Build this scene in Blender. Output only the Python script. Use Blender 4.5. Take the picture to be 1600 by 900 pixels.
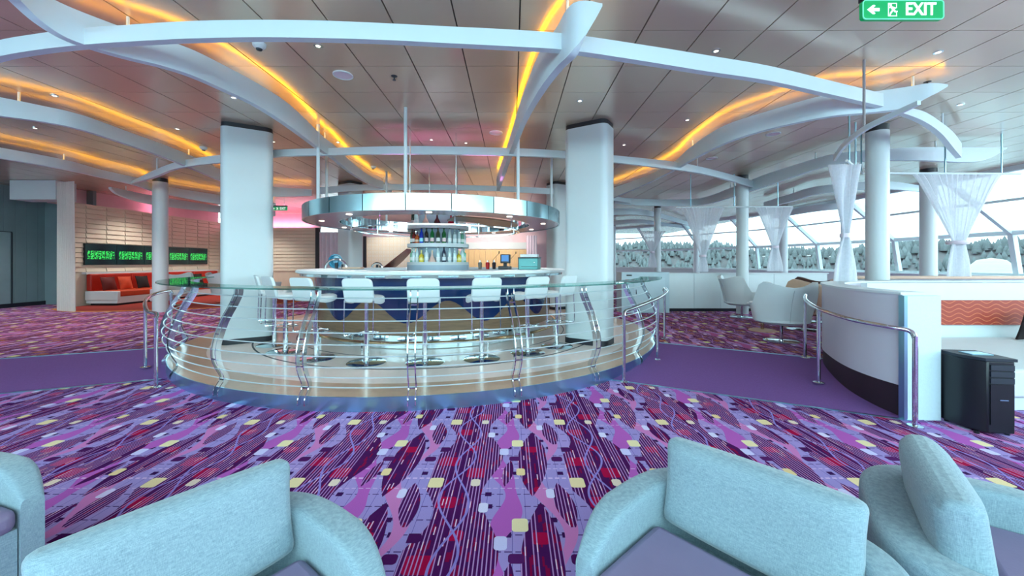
import bpy, math, random
from mathutils import Vector, Matrix
random.seed(7)
S = bpy.context.scene
for o in list(bpy.data.objects): bpy.data.objects.remove(o)
COL = S.collection
PI = math.pi

# ------------------------------------------------------------------ camera, world, big lights, exposure
F, CX, CY, H = 605.0, 800.0, 410.0, 1.45          # focal length (px of a 1600 frame), horizon row, eye height
cam_d = bpy.data.cameras.new('camera'); cam = bpy.data.objects.new('camera', cam_d); COL.objects.link(cam)
cam.location = (0, 0, H); cam.rotation_euler = (PI/2, 0, 0)
cam_d.sensor_width = 36; cam_d.lens = F/1600*36; cam_d.shift_y = -(450-CY)/1600; cam_d.clip_start = .05; cam_d.clip_end = 2000
S.camera = cam
S.view_settings.view_transform = 'Standard'; S.view_settings.look = 'None'
S.view_settings.gamma = 1; S.view_settings.use_curve_mapping = False
S.view_settings.exposure = 1.0
W = bpy.data.worlds.new('sky'); S.world = W; W.use_nodes = True
wn = W.node_tree; wn.nodes.clear()
wo = wn.nodes.new('ShaderNodeOutputWorld'); wb = wn.nodes.new('ShaderNodeBackground')
wc = wn.nodes.new('ShaderNodeTexCoord'); ws = wn.nodes.new('ShaderNodeSeparateXYZ'); wr = wn.nodes.new('ShaderNodeValToRGB')
wn.links.new(wc.outputs['Generated'], ws.inputs[0]); wn.links.new(ws.outputs[2], wr.inputs[0])
wr.color_ramp.elements[0].position = .0; wr.color_ramp.elements[0].color = (.82, .95, 1, 1)
wr.color_ramp.elements[1].position = .6; wr.color_ramp.elements[1].color = (.66, .92, 1, 1)
wn.links.new(wr.outputs[0], wb.inputs[0]); wb.inputs[1].default_value = 2.3
wn.links.new(wb.outputs[0], wo.inputs[0])

def lamp(name, kind, loc, energy, color, size=1, size_y=None, target=None, spot=None, blend=.6):
    d = bpy.data.lights.new(name, kind); o = bpy.data.objects.new(name, d); COL.objects.link(o)
    o.location = loc; d.energy = energy; d.color = color
    if kind == 'AREA':
        d.size = size
        if size_y: d.shape = 'RECTANGLE'; d.size_y = size_y
    elif kind in ('POINT', 'SPOT'): d.shadow_soft_size = size
    if kind == 'SPOT' and spot: d.spot_size = spot; d.spot_blend = blend
    if target is not None:
        o.rotation_euler = (Vector(target)-Vector(loc)).to_track_quat('-Z', 'Y').to_euler()
    return o
# daylight through the window front behind the camera and the side windows
lamp('daylight_rear', 'AREA', (0, -3.6, 3.3), 620, (.72, .98, .98), 20, 2.2, target=(0, 6, .6))
lamp('daylight_side', 'AREA', (14.1, 2.5, 3.0), 500, (.86, .95, 1), 9, 2.2, target=(2, 6, 1.2))

# ------------------------------------------------------------------ helpers
def lin(c):
    return tuple((v/12.92 if v <= .04045 else ((v+.055)/1.055)**2.4) for v in [x/255 for x in c])
def at(px, py, Y): return Vector(((px-CX)/F*Y, Y, H+(CY-py)/F*Y))
def atz(px, py, z):
    Y = F*(z-H)/(CY-py); return Vector(((px-CX)/F*Y, Y, z))

class MB:
    def __init__(s): s.v = []; s.f = []
    def add(s, vs, fs, T=None):
        b = len(s.v)
        for p in vs: s.v.append(tuple(T @ Vector(p)) if T else tuple(p))
        for f in fs: s.f.append(tuple(b+i for i in f))
        return s
    def box(s, c, d, rz=0, T=None):
        x, y, z = d[0]/2, d[1]/2, d[2]/2
        vs = [(sx*x, sy*y, sz*z) for sz in (-1, 1) for sx, sy in ((-1, -1), (1, -1), (1, 1), (-1, 1))]
        M_ = Matrix.Translation(c) @ Matrix.Rotation(rz, 4, 'Z')
        if T: M_ = T @ M_
        return s.add(vs, [(3, 2, 1, 0), (4, 5, 6, 7), (0, 1, 5, 4), (1, 2, 6, 5), (2, 3, 7, 6), (3, 0, 4, 7)], M_)
    def prism(s, poly, z0, z1, T=None):
        n = len(poly); vs = [(p[0], p[1], z0) for p in poly]+[(p[0], p[1], z1) for p in poly]
        fs = [tuple(range(n-1, -1, -1)), tuple(range(n, 2*n))]+[(i, (i+1) % n, n+(i+1) % n, n+i) for i in range(n)]
        return s.add(vs, fs, T)
    def lathe(s, prof, n=24, c=(0, 0, 0), a0=0, a1=2*PI, T=None):
        full = abs(a1-a0-2*PI) < 1e-6; m = n if full else n+1; k = len(prof)
        vs = [(c[0]+r*math.cos(a0+(a1-a0)*i/n), c[1]+r*math.sin(a0+(a1-a0)*i/n), c[2]+z) for i in range(m) for r, z in prof]
        fs = []
        for i in range(n):
            j = (i+1) % m
            for q in range(k-1): fs.append((i*k+q, j*k+q, j*k+q+1, i*k+q+1))
        return s.add(vs, fs, T)
    def ring(s, r0, r1, z0, z1, n=64, c=(0, 0, 0), a0=0, a1=2*PI):
        s.lathe([(r0, z0), (r1, z0), (r1, z1), (r0, z1), (r0, z0)], n, c, a0, a1)
        if abs(a1-a0-2*PI) > 1e-6:
            for a in (a0, a1):
                q = [(c[0]+r*math.cos(a), c[1]+r*math.sin(a), c[2]+z) for r, z in ((r0, z0), (r1, z0), (r1, z1), (r0, z1))]
                s.add(q, [(0, 1, 2, 3) if a == a0 else (3, 2, 1, 0)])
        return s
    def cyl(s, c, r, z0, z1, n=20, r2=None):
        return s.lathe([(0, z0), (r, z0), (r2 if r2 is not None else r, z1), (0, z1)], n, c)
    def tube(s, pts, r, n=8, closed=False):
        P = [Vector(p) for p in pts]; m = len(P); up = None; rings = []
        for i in range(m):
            if closed: t = (P[(i+1) % m]-P[i-1])
            else: t = P[min(i+1, m-1)]-P[max(i-1, 0)]
            t.normalize()
            if up is None: up = t.orthogonal().normalized()
            else: up = (up-t*up.dot(t)).normalized()
            b = t.cross(up); rr = r[i] if isinstance(r, (list, tuple)) else r
            rings.append([P[i]+(up*math.cos(2*PI*k/n)+b*math.sin(2*PI*k/n))*rr for k in range(n)])
        vs = [p for g in rings for p in g]; fs = []
        for i in range(m if closed else m-1):
            j = (i+1) % m
            for k in range(n): fs.append((i*n+k, i*n+(k+1) % n, j*n+(k+1) % n, j*n+k))
        if not closed: fs += [tuple(range(n-1, -1, -1)), tuple(range((m-1)*n, m*n))]
        return s.add(vs, fs)
    def sheet(s, grid):
        n, m = len(grid), len(grid[0]); vs = [p for r in grid for p in r]
        return s.add(vs, [(i*m+j, i*m+j+1, (i+1)*m+j+1, (i+1)*m+j) for i in range(n-1) for j in range(m-1)])
    def wallpath(s, pts, t, closed=False):
        """pts: (x, y, z0, z1); a plate of thickness t standing along the path"""
        P = pts; m = len(P); L = []; 
        for i in range(m):
            a, b = P[max(i-1, 0)], P[min(i+1, m-1)]
            d = Vector((b[0]-a[0], b[1]-a[1])); d.normalize(); nx, ny = -d.y*t/2, d.x*t/2
            x, y, z0, z1 = P[i]
            L += [(x+nx, y+ny, z0), (x-nx, y-ny, z0), (x-nx, y-ny, z1), (x+nx, y+ny, z1)]
        fs = [(0, 1, 2, 3), tuple((m-1)*4+k for k in (3, 2, 1, 0))]
        for i in range(m-1):
            for k in range(4): fs.append((i*4+k, (i+1)*4+k, (i+1)*4+(k+1) % 4, i*4+(k+1) % 4))
        return s.add(L, fs)
    def mesh(s, name, mat, smooth=35):
        me = bpy.data.meshes.new(name); me.from_pydata(s.v, [], s.f); me.validate()
        import bmesh
        bm = bmesh.new(); bm.from_mesh(me); bmesh.ops.remove_doubles(bm, verts=bm.verts, dist=1e-5)
        bmesh.ops.recalc_face_normals(bm, faces=bm.faces); bm.to_mesh(me); bm.free()
        if smooth:
            for p in me.polygons: p.use_smooth = True
            me.set_sharp_from_angle(angle=math.radians(smooth))
        me.materials.append(mat); return me

def link(name, data, parent=None, loc=None, rz=None):
    o = bpy.data.objects.new(name, data); COL.objects.link(o)
    if parent is not None: o.parent = parent
    if loc is not None: o.location = loc
    if rz is not None: o.rotation_euler = (0, 0, rz)
    return o
def obj(name, mb, mat, parent=None, loc=None, rz=None, smooth=35, label=None):
    o = link(name, mb.mesh(name, mat, smooth), parent, loc, rz)
    if label: o['label'] = label
    return o
def tag(o, label, cat, group=None):
    o['label'] = label; o['category'] = cat
    if group: o['group'] = group
    return o
def thing(name, label, cat, loc=(0, 0, 0), rz=0, group=None):
    return tag(link(name, None, None, loc, rz), label, cat, group)
def struct(name, mb, mat, label=None, smooth=35, parent=None):
    o = obj(name, mb, mat, parent, smooth=smooth)
    if parent is None:
        o['kind'] = 'structure'
        if label: o['label'] = label
    return o
def dup(root, loc, rz, label, group=None):
    r = root.copy(); COL.objects.link(r); r.location = loc; r.rotation_euler = (0, 0, rz); r['label'] = label
    if group: r['group'] = group
    for ch in list(root.children):
        c = ch.copy(); COL.objects.link(c); c.parent = r
        for g in list(ch.children):
            d = g.copy(); COL.objects.link(d); d.parent = c
    return r
def bevel(o, w, seg=2):
    m = o.modifiers.new('bevel', 'BEVEL'); m.width = w; m.segments = seg; m.limit_method = 'ANGLE'; return o
def catmull(P, n):
    out = []; m = len(P)
    for i in range(m-1):
        p0, p1, p2, p3 = P[max(i-1, 0)], P[i], P[i+1], P[min(i+2, m-1)]
        for k in range(n):
            t = k/n
            out.append(tuple(.5*((2*b)+(-a+c)*t+(2*a-5*b+4*c-d)*t*t+(-a+3*b-3*c+d)*t**3) for a, b, c, d in zip(p0, p1, p2, p3)))
    out.append(tuple(P[-1])); return out
def rrect(w, d, r, n=5):
    pts = []
    for cx, cy, a in ((w/2-r, d/2-r, 0), (-w/2+r, d/2-r, PI/2), (-w/2+r, -d/2+r, PI), (w/2-r, -d/2+r, 1.5*PI)):
        pts += [(cx+r*math.cos(a+PI/2*k/n), cy+r*math.sin(a+PI/2*k/n)) for k in range(n+1)]
    return pts

# ------------------------------------------------------------------ materials
def newmat(name):
    m = bpy.data.materials.new(name); m.use_nodes = True; nt = m.node_tree
    return m, nt, nt.nodes['Principled BSDF']
def mat(name, c, rough=.5, metal=0, var=.06, scale=6, bump=0, bscale=200, coat=0, emit=None, estr=0, spec=None, aniso=None):
    m, nt, b = newmat(name); col = lin(c)
    b.inputs['Roughness'].default_value = rough; b.inputs['Metallic'].default_value = metal
    tc = nt.nodes.new('ShaderNodeTexCoord')
    nz = nt.nodes.new('ShaderNodeTexNoise'); nz.inputs['Scale'].default_value = scale
    nt.links.new(tc.outputs['Object'], nz.inputs['Vector'])
    mx = nt.nodes.new('ShaderNodeMix'); mx.data_type = 'RGBA'
    mx.inputs[6].default_value = tuple(v*(1-var) for v in col)+(1,); mx.inputs[7].default_value = tuple(min(1, v*(1+var)) for v in col)+(1,)
    nt.links.new(nz.outputs[0], mx.inputs[0]); nt.links.new(mx.outputs[2], b.inputs['Base Color'])
    if bump:
        n2 = nt.nodes.new('ShaderNodeTexNoise'); n2.inputs['Scale'].default_value = bscale
        nt.links.new(tc.outputs['Object'], n2.inputs['Vector'])
        bp = nt.nodes.new('ShaderNodeBump'); bp.inputs['Strength'].default_value = bump; bp.inputs['Distance'].default_value = .004
        nt.links.new(n2.outputs[0], bp.inputs['Height']); nt.links.new(bp.outputs[0], b.inputs['Normal'])
    if coat: b.inputs['Coat Weight'].default_value = coat
    if emit: b.inputs['Emission Color'].default_value = lin(emit)+(1,); b.inputs['Emission Strength'].default_value = estr
    if spec is not None: b.inputs['Specular IOR Level'].default_value = spec
    return m

class E:
    """tiny expression builder on math nodes"""
    nt = None
    def __init__(s, sock): s.s = sock
    @staticmethod
    def op(o, *a):
        n = E.nt.nodes.new('ShaderNodeMath'); n.operation = o
        for i, v in enumerate(a):
            if isinstance(v, E): E.nt.links.new(v.s, n.inputs[i])
            else: n.inputs[i].default_value = v
        return E(n.outputs[0])
    def __add__(s, o): return E.op('ADD', s, o)
    __radd__ = __add__
    def __sub__(s, o): return E.op('SUBTRACT', s, o)
    def __rsub__(s, o): return E.op('SUBTRACT', o, s)
    def __mul__(s, o): return E.op('MULTIPLY', s, o)
    __rmul__ = __mul__
    def lt(s, o): return E.op('LESS_THAN', s, o)
    def gt(s, o): return E.op('GREATER_THAN', s, o)
    def abs(s): return E.op('ABSOLUTE', s)
    def sin(s): return E.op('SINE', s)
    def fract(s): return E.op('FRACT', s)
    def mn(s, o): return E.op('MINIMUM', s, o)
    def mxx(s, o): return E.op('MAXIMUM', s, o)
def mixc(a, b, f):
    n = E.nt.nodes.new('ShaderNodeMix'); n.data_type = 'RGBA'
    for sock, v in ((n.inputs[6], a), (n.inputs[7], b)):
        if isinstance(v, tuple): sock.default_value = lin(v)+(1,)
        else: E.nt.links.new(v, sock)
    if isinstance(f, E): E.nt.links.new(f.s, n.inputs[0])
    else: n.inputs[0].default_value = f
    return n.outputs[2]

def carpet_mat(name, warm=0.0):
    m, nt, b = newmat(name); E.nt = nt
    g = nt.nodes.new('ShaderNodeNewGeometry'); sp = nt.nodes.new('ShaderNodeSeparateXYZ'); nt.links.new(g.outputs['Position'], sp.inputs[0])
    X, Y = E(sp.outputs[0]), E(sp.outputs[1])
    TX, TY = .93, .965
    nz = nt.nodes.new('ShaderNodeTexNoise'); nz.inputs['Scale'].default_value = 9; nt.links.new(g.outputs['Position'], nz.inputs['Vector'])
    nv = E(nz.outputs[0])
    big = nt.nodes.new('ShaderNodeTexNoise'); big.inputs['Scale'].default_value = .9; nt.links.new(g.outputs['Position'], big.inputs['Vector'])
    bg = E(big.outputs[0])
    x = ((X+.55)*(1/TX)).fract()*TX-.55           # -.55 .. .38
    y = ((Y-2.12)*(1/TY)).fract()*TY              # 0 .. .965
    k = 2*PI/TY
    s1 = (y*k).sin(); s2 = (y*k+1.7).sin(); s3 = (y*k*2+.6).sin(); s4 = (y*k+3.6).sin()
    # row wise hash for the thread-like stripes that run along the room
    xi = E.op('FLOOR', X*95.0); hs = ((xi*12.9898).sin()*43758.5453).fract()
    yi = E.op('FLOOR', Y*16.0+hs*3.0); hs2 = (((xi*3.17+yi*7.91)*1.37).sin()*9137.13).fract()
    thread = ((X*47.5).fract()).lt(.30)
    base = mixc((150, 142, 208), (184, 150, 204), E.op('MULTIPLY', bg, 1.0))
    # thin dark verticals and dashed horizontals over the lavender ground
    base = mixc(base, (104, 88, 160), ((X*13.0).fract()).lt(.035))
    hl = E.op('FLOOR', y*(8/TY)); hh = ((hl*5.3+1.1).sin()*771.7).fract()
    line = ((y*(8/TY)).fract()-.5).abs().lt(.028)
    base = mixc(base, (62, 22, 92), line*(hh.gt(.45))*((X*18.0).fract().gt(.3)))
    dots = (((y*(8/TY)).fract()-.5).abs()*.12).mxx(((X*(3/TX)+hh).fract()-.5).abs()*.31).lt(.020)
    base = mixc(base, (58, 16, 80), dots*hh.gt(.3))
    # mauve ribbons
    base = mixc(base, (186, 98, 184), (x-(-.055+s1*.055)).abs().lt(.058+s3*.022))
    base = mixc(base, (208, 128, 188), (x-(.235+s2*.085)).abs().lt(.042+s1*.018))
    wl = ((y*(8/TY)+.5).fract()-.5).abs().lt(.05)
    base = mixc(base, (226, 190, 226), wl*hh.lt(.5)*((X*22.0).fract().gt(.35)))
    # dark leaves filled with threads
    dw = (((y-(.73-TY/2))*(1/TY)).fract()-.5)*TY
    dA = (x-(.150+dw*.05)).abs()-(.108-dw*dw*.52)
    dB = (x-(.315-(y-.22)*.10)).abs()-(.060-((y-.20)*(y-.20))*1.15)
    dC = (x-(-.335+s2*.045)).abs()-(.205+s4*.060)
    dD = (x-(-.02+(y-.62)*.12)).abs()-(.036-((y-.55)*(y-.55))*1.3)
    leaf = (dA.mn(dB)).mn(dC.mn(dD)).lt(0)
    dark = mixc((58, 14, 80), (88, 20, 88), nv)
    dark = mixc(dark, (134, 10, 64), hs2.gt(.86))
    def rect(cx, cy, hx, hy, r=.02):
        dy = (y-cy).abs(); dy = dy.mn((dy-TY).abs())
        qx = ((x-cx).abs()-(hx-r)).mxx(0.0); qy = (dy-(hy-r)).mxx(0.0)
        return (qx*qx+qy*qy).lt(r*r)
    for cx, cy, hx, hy in ((.15, .88, .045, .045), (.17, .35, .03, .03), (-.40, .22, .06, .055), (-.25, .55, .06, .06), (-.45, .70, .07, .06), (-.30, .90, .04, .04)):
        dark = mixc(dark, (172, 8, 66), rect(cx, cy, hx, hy))
    dark = mixc(dark, (190, 140, 200), thread*hs.gt(.22))
    dark = mixc(dark, (236, 200, 232), thread*hs2.gt(.93))
    col = mixc(base, dark, leaf)
    # light vines through the wide leaf
    for a, ph, am in ((-.33, .4, .07), (-.36, 2.9, .09)):
        col = mixc(col, (150, 132, 206), (x-(a+(y*k+ph).sin()*am)).abs().lt(.007))
    # loose rounded blocks
    for cx, cy, hx, hy, c in ((.044, .018, .045, .054, (244, 226, 180)), (-.50, .43, .048, .056, (244, 220, 172)), (.060, .56, .030, .045, (242, 212, 160)),
                              (-.24, .43, .030, .040, (238, 214, 196)), (-.06, .845, .034, .05, (214, 206, 244)), (.24, .31, .026, .048, (224, 214, 246)),
                              (-.17, .17, .028, .045, (226, 216, 244)), (.02, .74, .040, .032, (88, 30, 96)), (.33, .735, .040, .034, (80, 20, 88)), (-.52, .88, .042, .036, (74, 18, 84))):
        col = mixc(col, c, rect(cx, cy, hx, hy)*(1.0-0.0))
    fz = nt.nodes.new('ShaderNodeTexNoise'); fz.inputs['Scale'].default_value = 260; nt.links.new(g.outputs['Position'], fz.inputs['Vector'])
    hsv = nt.nodes.new('ShaderNodeHueSaturation'); nt.links.new(col, hsv.inputs['Color'])
    hsv.inputs['Hue'].default_value = .5+warm; hsv.inputs['Saturation'].default_value = 1.02
    nt.links.new((E(fz.outputs[0])*.35+.80).s, hsv.inputs['Value'])
    nt.links.new(hsv.outputs[0], b.inputs['Base Color']); b.inputs['Roughness'].default_value = .95
    b.inputs['Specular IOR Level'].default_value = .12
    return m

M = {}
M['carpet'] = carpet_mat('patterned_carpet')
M['carpet_up'] = carpet_mat('patterned_carpet_upper', .07)
M['red_carpet'] = mat('red_carpet', (150, 38, 26), .95, var=.35, scale=14)
M['border'] = mat('orange_border', (206, 124, 52), .9)
M['ramp'] = mat('purple_pile', (122, 78, 146), .95, var=.14, scale=60, bump=.5, bscale=900)
M['chrome'] = mat('chrome', (222, 230, 234), .09, 1, var=.02)
M['steel'] = mat('brushed_steel', (160, 206, 224), .30, 1, var=.04, scale=3)
M['mirror'] = mat('mirror_steel', (214, 234, 240), .06, 1, var=.01)
M['wire'] = mat('satin_wire', (226, 240, 242), .38, .55, var=.01)
M['canopy'] = mat('canopy_steel', (178, 214, 222), .2, .9, var=.01)
M['gold'] = mat('brass_tint_steel', (214, 190, 150), .15, 1, var=.03)
M['white'] = mat('white_paint', (212, 220, 223), .42, var=.02)
M['column'] = mat('column_paint', (204, 214, 217), .38, var=.02)
M['dark'] = mat('dark_trim', (26, 30, 40), .4)
M['stone'] = mat('pale_stone', (244, 226, 218), .36, var=.06, scale=20, coat=.12)
M['stone_b'] = mat('brown_stone', (204, 168, 142), .3, var=.12, scale=14, coat=.15)
M['groove'] = mat('groove', (64, 66, 74), .5)
M['ceil'] = mat('satin_ceiling_panel', (222, 202, 182), .24, .5, var=.03, scale=1.2)
M['ceil_back'] = mat('ceiling_void', (40, 32, 28), .8)
M['beam'] = mat('beam_white', (214, 228, 233), .45, var=.015)
M['led'] = mat('orange_led', (255, 150, 20), .5, emit=(255, 184, 0), estr=9)
M['grey_wall'] = mat('grey_panel', (120, 142, 146), .5, var=.08, scale=3)
M['tile'] = mat('cream_tile', (214, 204, 186), .55, var=.05)
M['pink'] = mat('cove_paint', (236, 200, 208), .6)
M['orange'] = mat('orange_leather', (196, 64, 26), .5, var=.12, scale=9, bump=.15, bscale=60)
M['red'] = mat('red_leather', (176, 30, 14), .45, var=.15, scale=5)
M['blackc'] = mat('black_fabric', (24, 14, 18), .8)
M['white_l'] = mat('white_leather', (214, 224, 226), .42, var=.03)
M['tan'] = mat('tan_leather', (206, 172, 148), .5, var=.05)
M['brown'] = mat('brown_leather', (92, 66, 60), .5, var=.08)
M['navy'] = mat('navy_lacquer', (10, 44, 92), .12, var=.1, coat=.5)
M['black'] = mat('black_plastic', (14, 18, 26), .38, var=.1)
M['black2'] = mat('black_grille', (30, 38, 50), .5, var=.1)
M['wood'] = None
M['teal'] = mat('teal_plastic', (74, 150, 150), .35)
M['drape'] = mat('grey_drape', (226, 212, 224), .8, var=.05)
M['terrain'] = mat('hazed_slope', (104, 98, 98), .95, var=.45, scale=.04)  # distance haze is put into this greyed slope colour
M['tree'] = mat('hazed_conifer', (100, 104, 104), .95, var=.25, scale=.2)  # trees greyed as well, haze mixed into their colour
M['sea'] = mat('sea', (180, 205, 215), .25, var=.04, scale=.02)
M['lampwhite'] = mat('lamp_white', (255, 244, 228), .4, emit=(255, 236, 210), estr=2.5)
M['screen'] = None

def wood_mat(name, c1, c2, sc=(1, 1, 14), rough=.4):
    m, nt, b = newmat(name); tc = nt.nodes.new('ShaderNodeTexCoord'); mp = nt.nodes.new('ShaderNodeMapping'); mp.inputs['Scale'].default_value = sc
    nt.links.new(tc.outputs['Object'], mp.inputs[0]); nz = nt.nodes.new('ShaderNodeTexNoise'); nz.inputs['Scale'].default_value = 5; nz.inputs['Detail'].default_value = 5
    nt.links.new(mp.outputs[0], nz.inputs['Vector']); E.nt = nt
    nt.links.new(mixc(c1, c2, E(nz.outputs[0])), b.inputs['Base Color']); b.inputs['Roughness'].default_value = rough
    return m
M['wood'] = wood_mat('zebrano_front', (96, 76, 60), (150, 120, 92), (1, 1, 9), .3)
M['oak'] = wood_mat('oak_panel', (214, 176, 122), (238, 206, 156), (9, 9, .6), .5)
M['mahog'] = wood_mat('red_mahogany', (84, 22, 20), (140, 44, 36), (4, 4, 1), .25)

def fabric_mat(name, c1, c2):
    m, nt, b = newmat(name); E.nt = nt
    tc = nt.nodes.new('ShaderNodeTexCoord'); a = []
    for sc in ((60, 60, 700), (700, 700, 60)):
        mp = nt.nodes.new('ShaderNodeMapping'); mp.inputs['Scale'].default_value = sc; nt.links.new(tc.outputs['Object'], mp.inputs[0])
        nz = nt.nodes.new('ShaderNodeTexNoise'); nz.inputs['Scale'].default_value = 1.0; nz.inputs['Detail'].default_value = 2
        nt.links.new(mp.outputs[0], nz.inputs['Vector']); a.append(E(nz.outputs[0]))
    w = (a[0]+a[1])*.5
    nt.links.new(mixc(c1, c2, (w-.5)*2.6+.5), b.inputs['Base Color']); b.inputs['Roughness'].default_value = .95
    b.inputs['Specular IOR Level'].default_value = .15; b.inputs['Sheen Weight'].default_value = .25
    bp = nt.nodes.new('ShaderNodeBump'); bp.inputs['Strength'].default_value = .15; bp.inputs['Distance'].default_value = .0015
    nt.links.new(w.s, bp.inputs['Height']); nt.links.new(bp.outputs[0], b.inputs['Normal'])
    return m
M['fabric'] = fabric_mat('pale_blue_weave', (106, 128, 140), (154, 174, 184))
M['seat'] = mat('mauve_leather', (124, 110, 140), .45, var=.08, scale=8, bump=.1, bscale=90)

def glass_mat(name, tint, refl=.10, rough=.02):
    m = bpy.data.materials.new(name); m.use_nodes = True; nt = m.node_tree; nt.nodes.clear()
    o = nt.nodes.new('ShaderNodeOutputMaterial'); t = nt.nodes.new('ShaderNodeBsdfTransparent'); t.inputs[0].default_value = lin(tint)+(1,)
    g = nt.nodes.new('ShaderNodeBsdfGlossy'); g.inputs['Roughness'].default_value = rough
    lw = nt.nodes.new('ShaderNodeLayerWeight'); pw = nt.nodes.new('ShaderNodeMath'); pw.operation = 'POWER'; pw.inputs[1].default_value = 5
    nt.links.new(lw.outputs['Facing'], pw.inputs[0])
    mx = nt.nodes.new('ShaderNodeMixShader')
    ad = nt.nodes.new('ShaderNodeMath'); ad.operation = 'MULTIPLY_ADD'; ad.inputs[1].default_value = .6; ad.inputs[2].default_value = refl; ad.use_clamp = True
    nt.links.new(pw.outputs[0], ad.inputs[0]); nt.links.new(ad.outputs[0], mx.inputs[0])
    nt.links.new(t.outputs[0], mx.inputs[1]); nt.links.new(g.outputs[0], mx.inputs[2]); nt.links.new(mx.outputs[0], o.inputs[0])
    return m
M['glass'] = glass_mat('window_glass', (238, 248, 250), .05)
M['ledge'] = glass_mat('green_ledge_glass', (170, 220, 212), .16)
def sheer_mat(name, c, tr):
    m, nt, b = newmat(name); b.inputs['Base Color'].default_value = lin(c)+(1,); b.inputs['Roughness'].default_value = .9
    o = nt.nodes['Material Output']; t = nt.nodes.new('ShaderNodeBsdfTransparent'); tl = nt.nodes.new('ShaderNodeBsdfTranslucent'); tl.inputs[0].default_value = lin(c)+(1,)
    a = nt.nodes.new('ShaderNodeMixShader'); a.inputs[0].default_value = .5; nt.links.new(b.outputs[0], a.inputs[1]); nt.links.new(tl.outputs[0], a.inputs[2])
    q = nt.nodes.new('ShaderNodeMixShader')
    tc = nt.nodes.new('ShaderNodeTexCoord'); nz = nt.nodes.new('ShaderNodeTexNoise'); nz.inputs['Scale'].default_value = 30; nt.links.new(tc.outputs['Object'], nz.inputs['Vector'])
    ad = nt.nodes.new('ShaderNodeMath'); ad.operation = 'MULTIPLY'; ad.inputs[1].default_value = tr*2; nt.links.new(nz.outputs[0], ad.inputs[0]); nt.links.new(ad.outputs[0], q.inputs[0])
    nt.links.new(a.outputs[0], q.inputs[1]); nt.links.new(t.outputs[0], q.inputs[2]); nt.links.new(q.outputs[0], o.inputs[0])
    return m
M['sheer'] = sheer_mat('sheer_voile', (246, 248, 252), .10)
M['bead'] = sheer_mat('bead_voile', (236, 240, 238), .05)
def glow_mat(name, c, s):
    return mat(name, c, .5, emit=c, estr=s)
def screen_mat():
    m, nt, b = newmat('video_screen'); E.nt = nt
    tc = nt.nodes.new('ShaderNodeTexCoord'); sp = nt.nodes.new('ShaderNodeSeparateXYZ'); nt.links.new(tc.outputs['Object'], sp.inputs[0])
    u, v = E(sp.outputs[1]), E(sp.outputs[2])     # metres on the panel
    nz = nt.nodes.new('ShaderNodeTexNoise'); nz.inputs['Scale'].default_value = 26; nt.links.new(tc.outputs['Object'], nz.inputs['Vector'])
    row = (v+.02).abs().lt(.13)*(u.abs().lt(.40))
    ringm = (((u*5.0).fract()-.5)*(u*5.0).fract()).abs()
    lets = row*E(nz.outputs[0]).gt(.47)*((u*9.0).fract().gt(.18))
    col = mixc((2, 10, 14), (10, 60, 60), u.abs()*.4)
    col = mixc(col, (44, 176, 74), lets)
    nt.links.new(col, b.inputs['Emission Color']); b.inputs['Emission Strength'].default_value = 1.0
    b.inputs['Base Color'].default_value = (.004, .006, .008, 1); b.inputs['Roughness'].default_value = .15
    return m
M['screen'] = screen_mat()
M['exit_green'] = mat('exit_green', (0, 150, 82), .35, emit=(0, 150, 84), estr=.22)
M['exit_white'] = mat('exit_white', (240, 250, 244), .4, emit=(235, 250, 240), estr=.35)
M['exit_rim'] = mat('exit_rim', (120, 220, 180), .2, emit=(110, 225, 180), estr=.15)
M['magenta'] = mat('magenta_lamp', (255, 120, 220), .4, emit=(255, 60, 200), estr=14)

# ------------------------------------------------------------------ plan constants
BX, BY, FZ, CEIL = -1.5, 7.9, .13, 3.69        # bar centre, upper floor level, ceiling
BC = (BX, BY, 0)
def pol(r, deg, z=0):                           # angle measured from the side that faces the camera, + to the right
    a = math.radians(deg); return Vector((BX+r*math.sin(a), BY-r*math.cos(a), z))
A = lambda deg: math.radians(deg-90)            # same angle for lathe()

# ------------------------------------------------------------------ floors
struct('floor', MB().prism([(-15, -3.6), (14.2, -3.6), (14.2, 6.5), (4.8, 6.5), (1.5, 7.5), (-4.2, 7.5), (-15, 3.2)], -.1, 0), M['carpet'],
       'purple patterned carpet of the lower floor', 0)
struct('floor_upper', MB().prism([(-15, 1.84), (-5.3, 6.0), (-4.2, 7.4), (1.4, 7.4), (2.2, 6.45), (4.3, 5.26), (6, 5.9), (14.2, 5.9), (14.2, 30.5), (-15, 30.5)], .02, FZ), M['carpet_up'],
       'red and purple patterned carpet of the raised floor behind the bar', 0)
def ramp(name, n0, n1, f1, f0):
    b = MB(); vs = [(n0[0], n0[1], .004), (n1[0], n1[1], .004), (f1[0], f1[1], FZ+.003), (f0[0], f0[1], FZ+.003)]
    b.add(vs+[(x, y, -.05) for x, y, z in vs], [(0, 1, 2, 3), (7, 6, 5, 4), (0, 4, 5, 1), (1, 5, 6, 2), (2, 6, 7, 3), (3, 7, 4, 0)])
    return struct(name, b, M['ramp'], smooth=0)
ramp('floor_ramp_left', (-15, .32), (-3.5, 5.16), (-4.6, 6.31), (-15, 1.86))['label'] = 'plain purple carpet ramp left of the bar'
ramp('floor_ramp_right', (.6, 5.07), (3.75, 3.49), (4.35, 5.24), (1.8, 6.69))['label'] = 'plain purple carpet ramp right of the bar'
def strip(name, a, b, w=.025):
    d = Vector((b[0]-a[0], b[1]-a[1])); l = d.length; ang = math.atan2(d.y, d.x)
    return struct(name, MB().box(((a[0]+b[0])/2, (a[1]+b[1])/2, (a[2]+b[2])/2+.006), (l, w, .008), ang), M['steel'], smooth=0)
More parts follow.
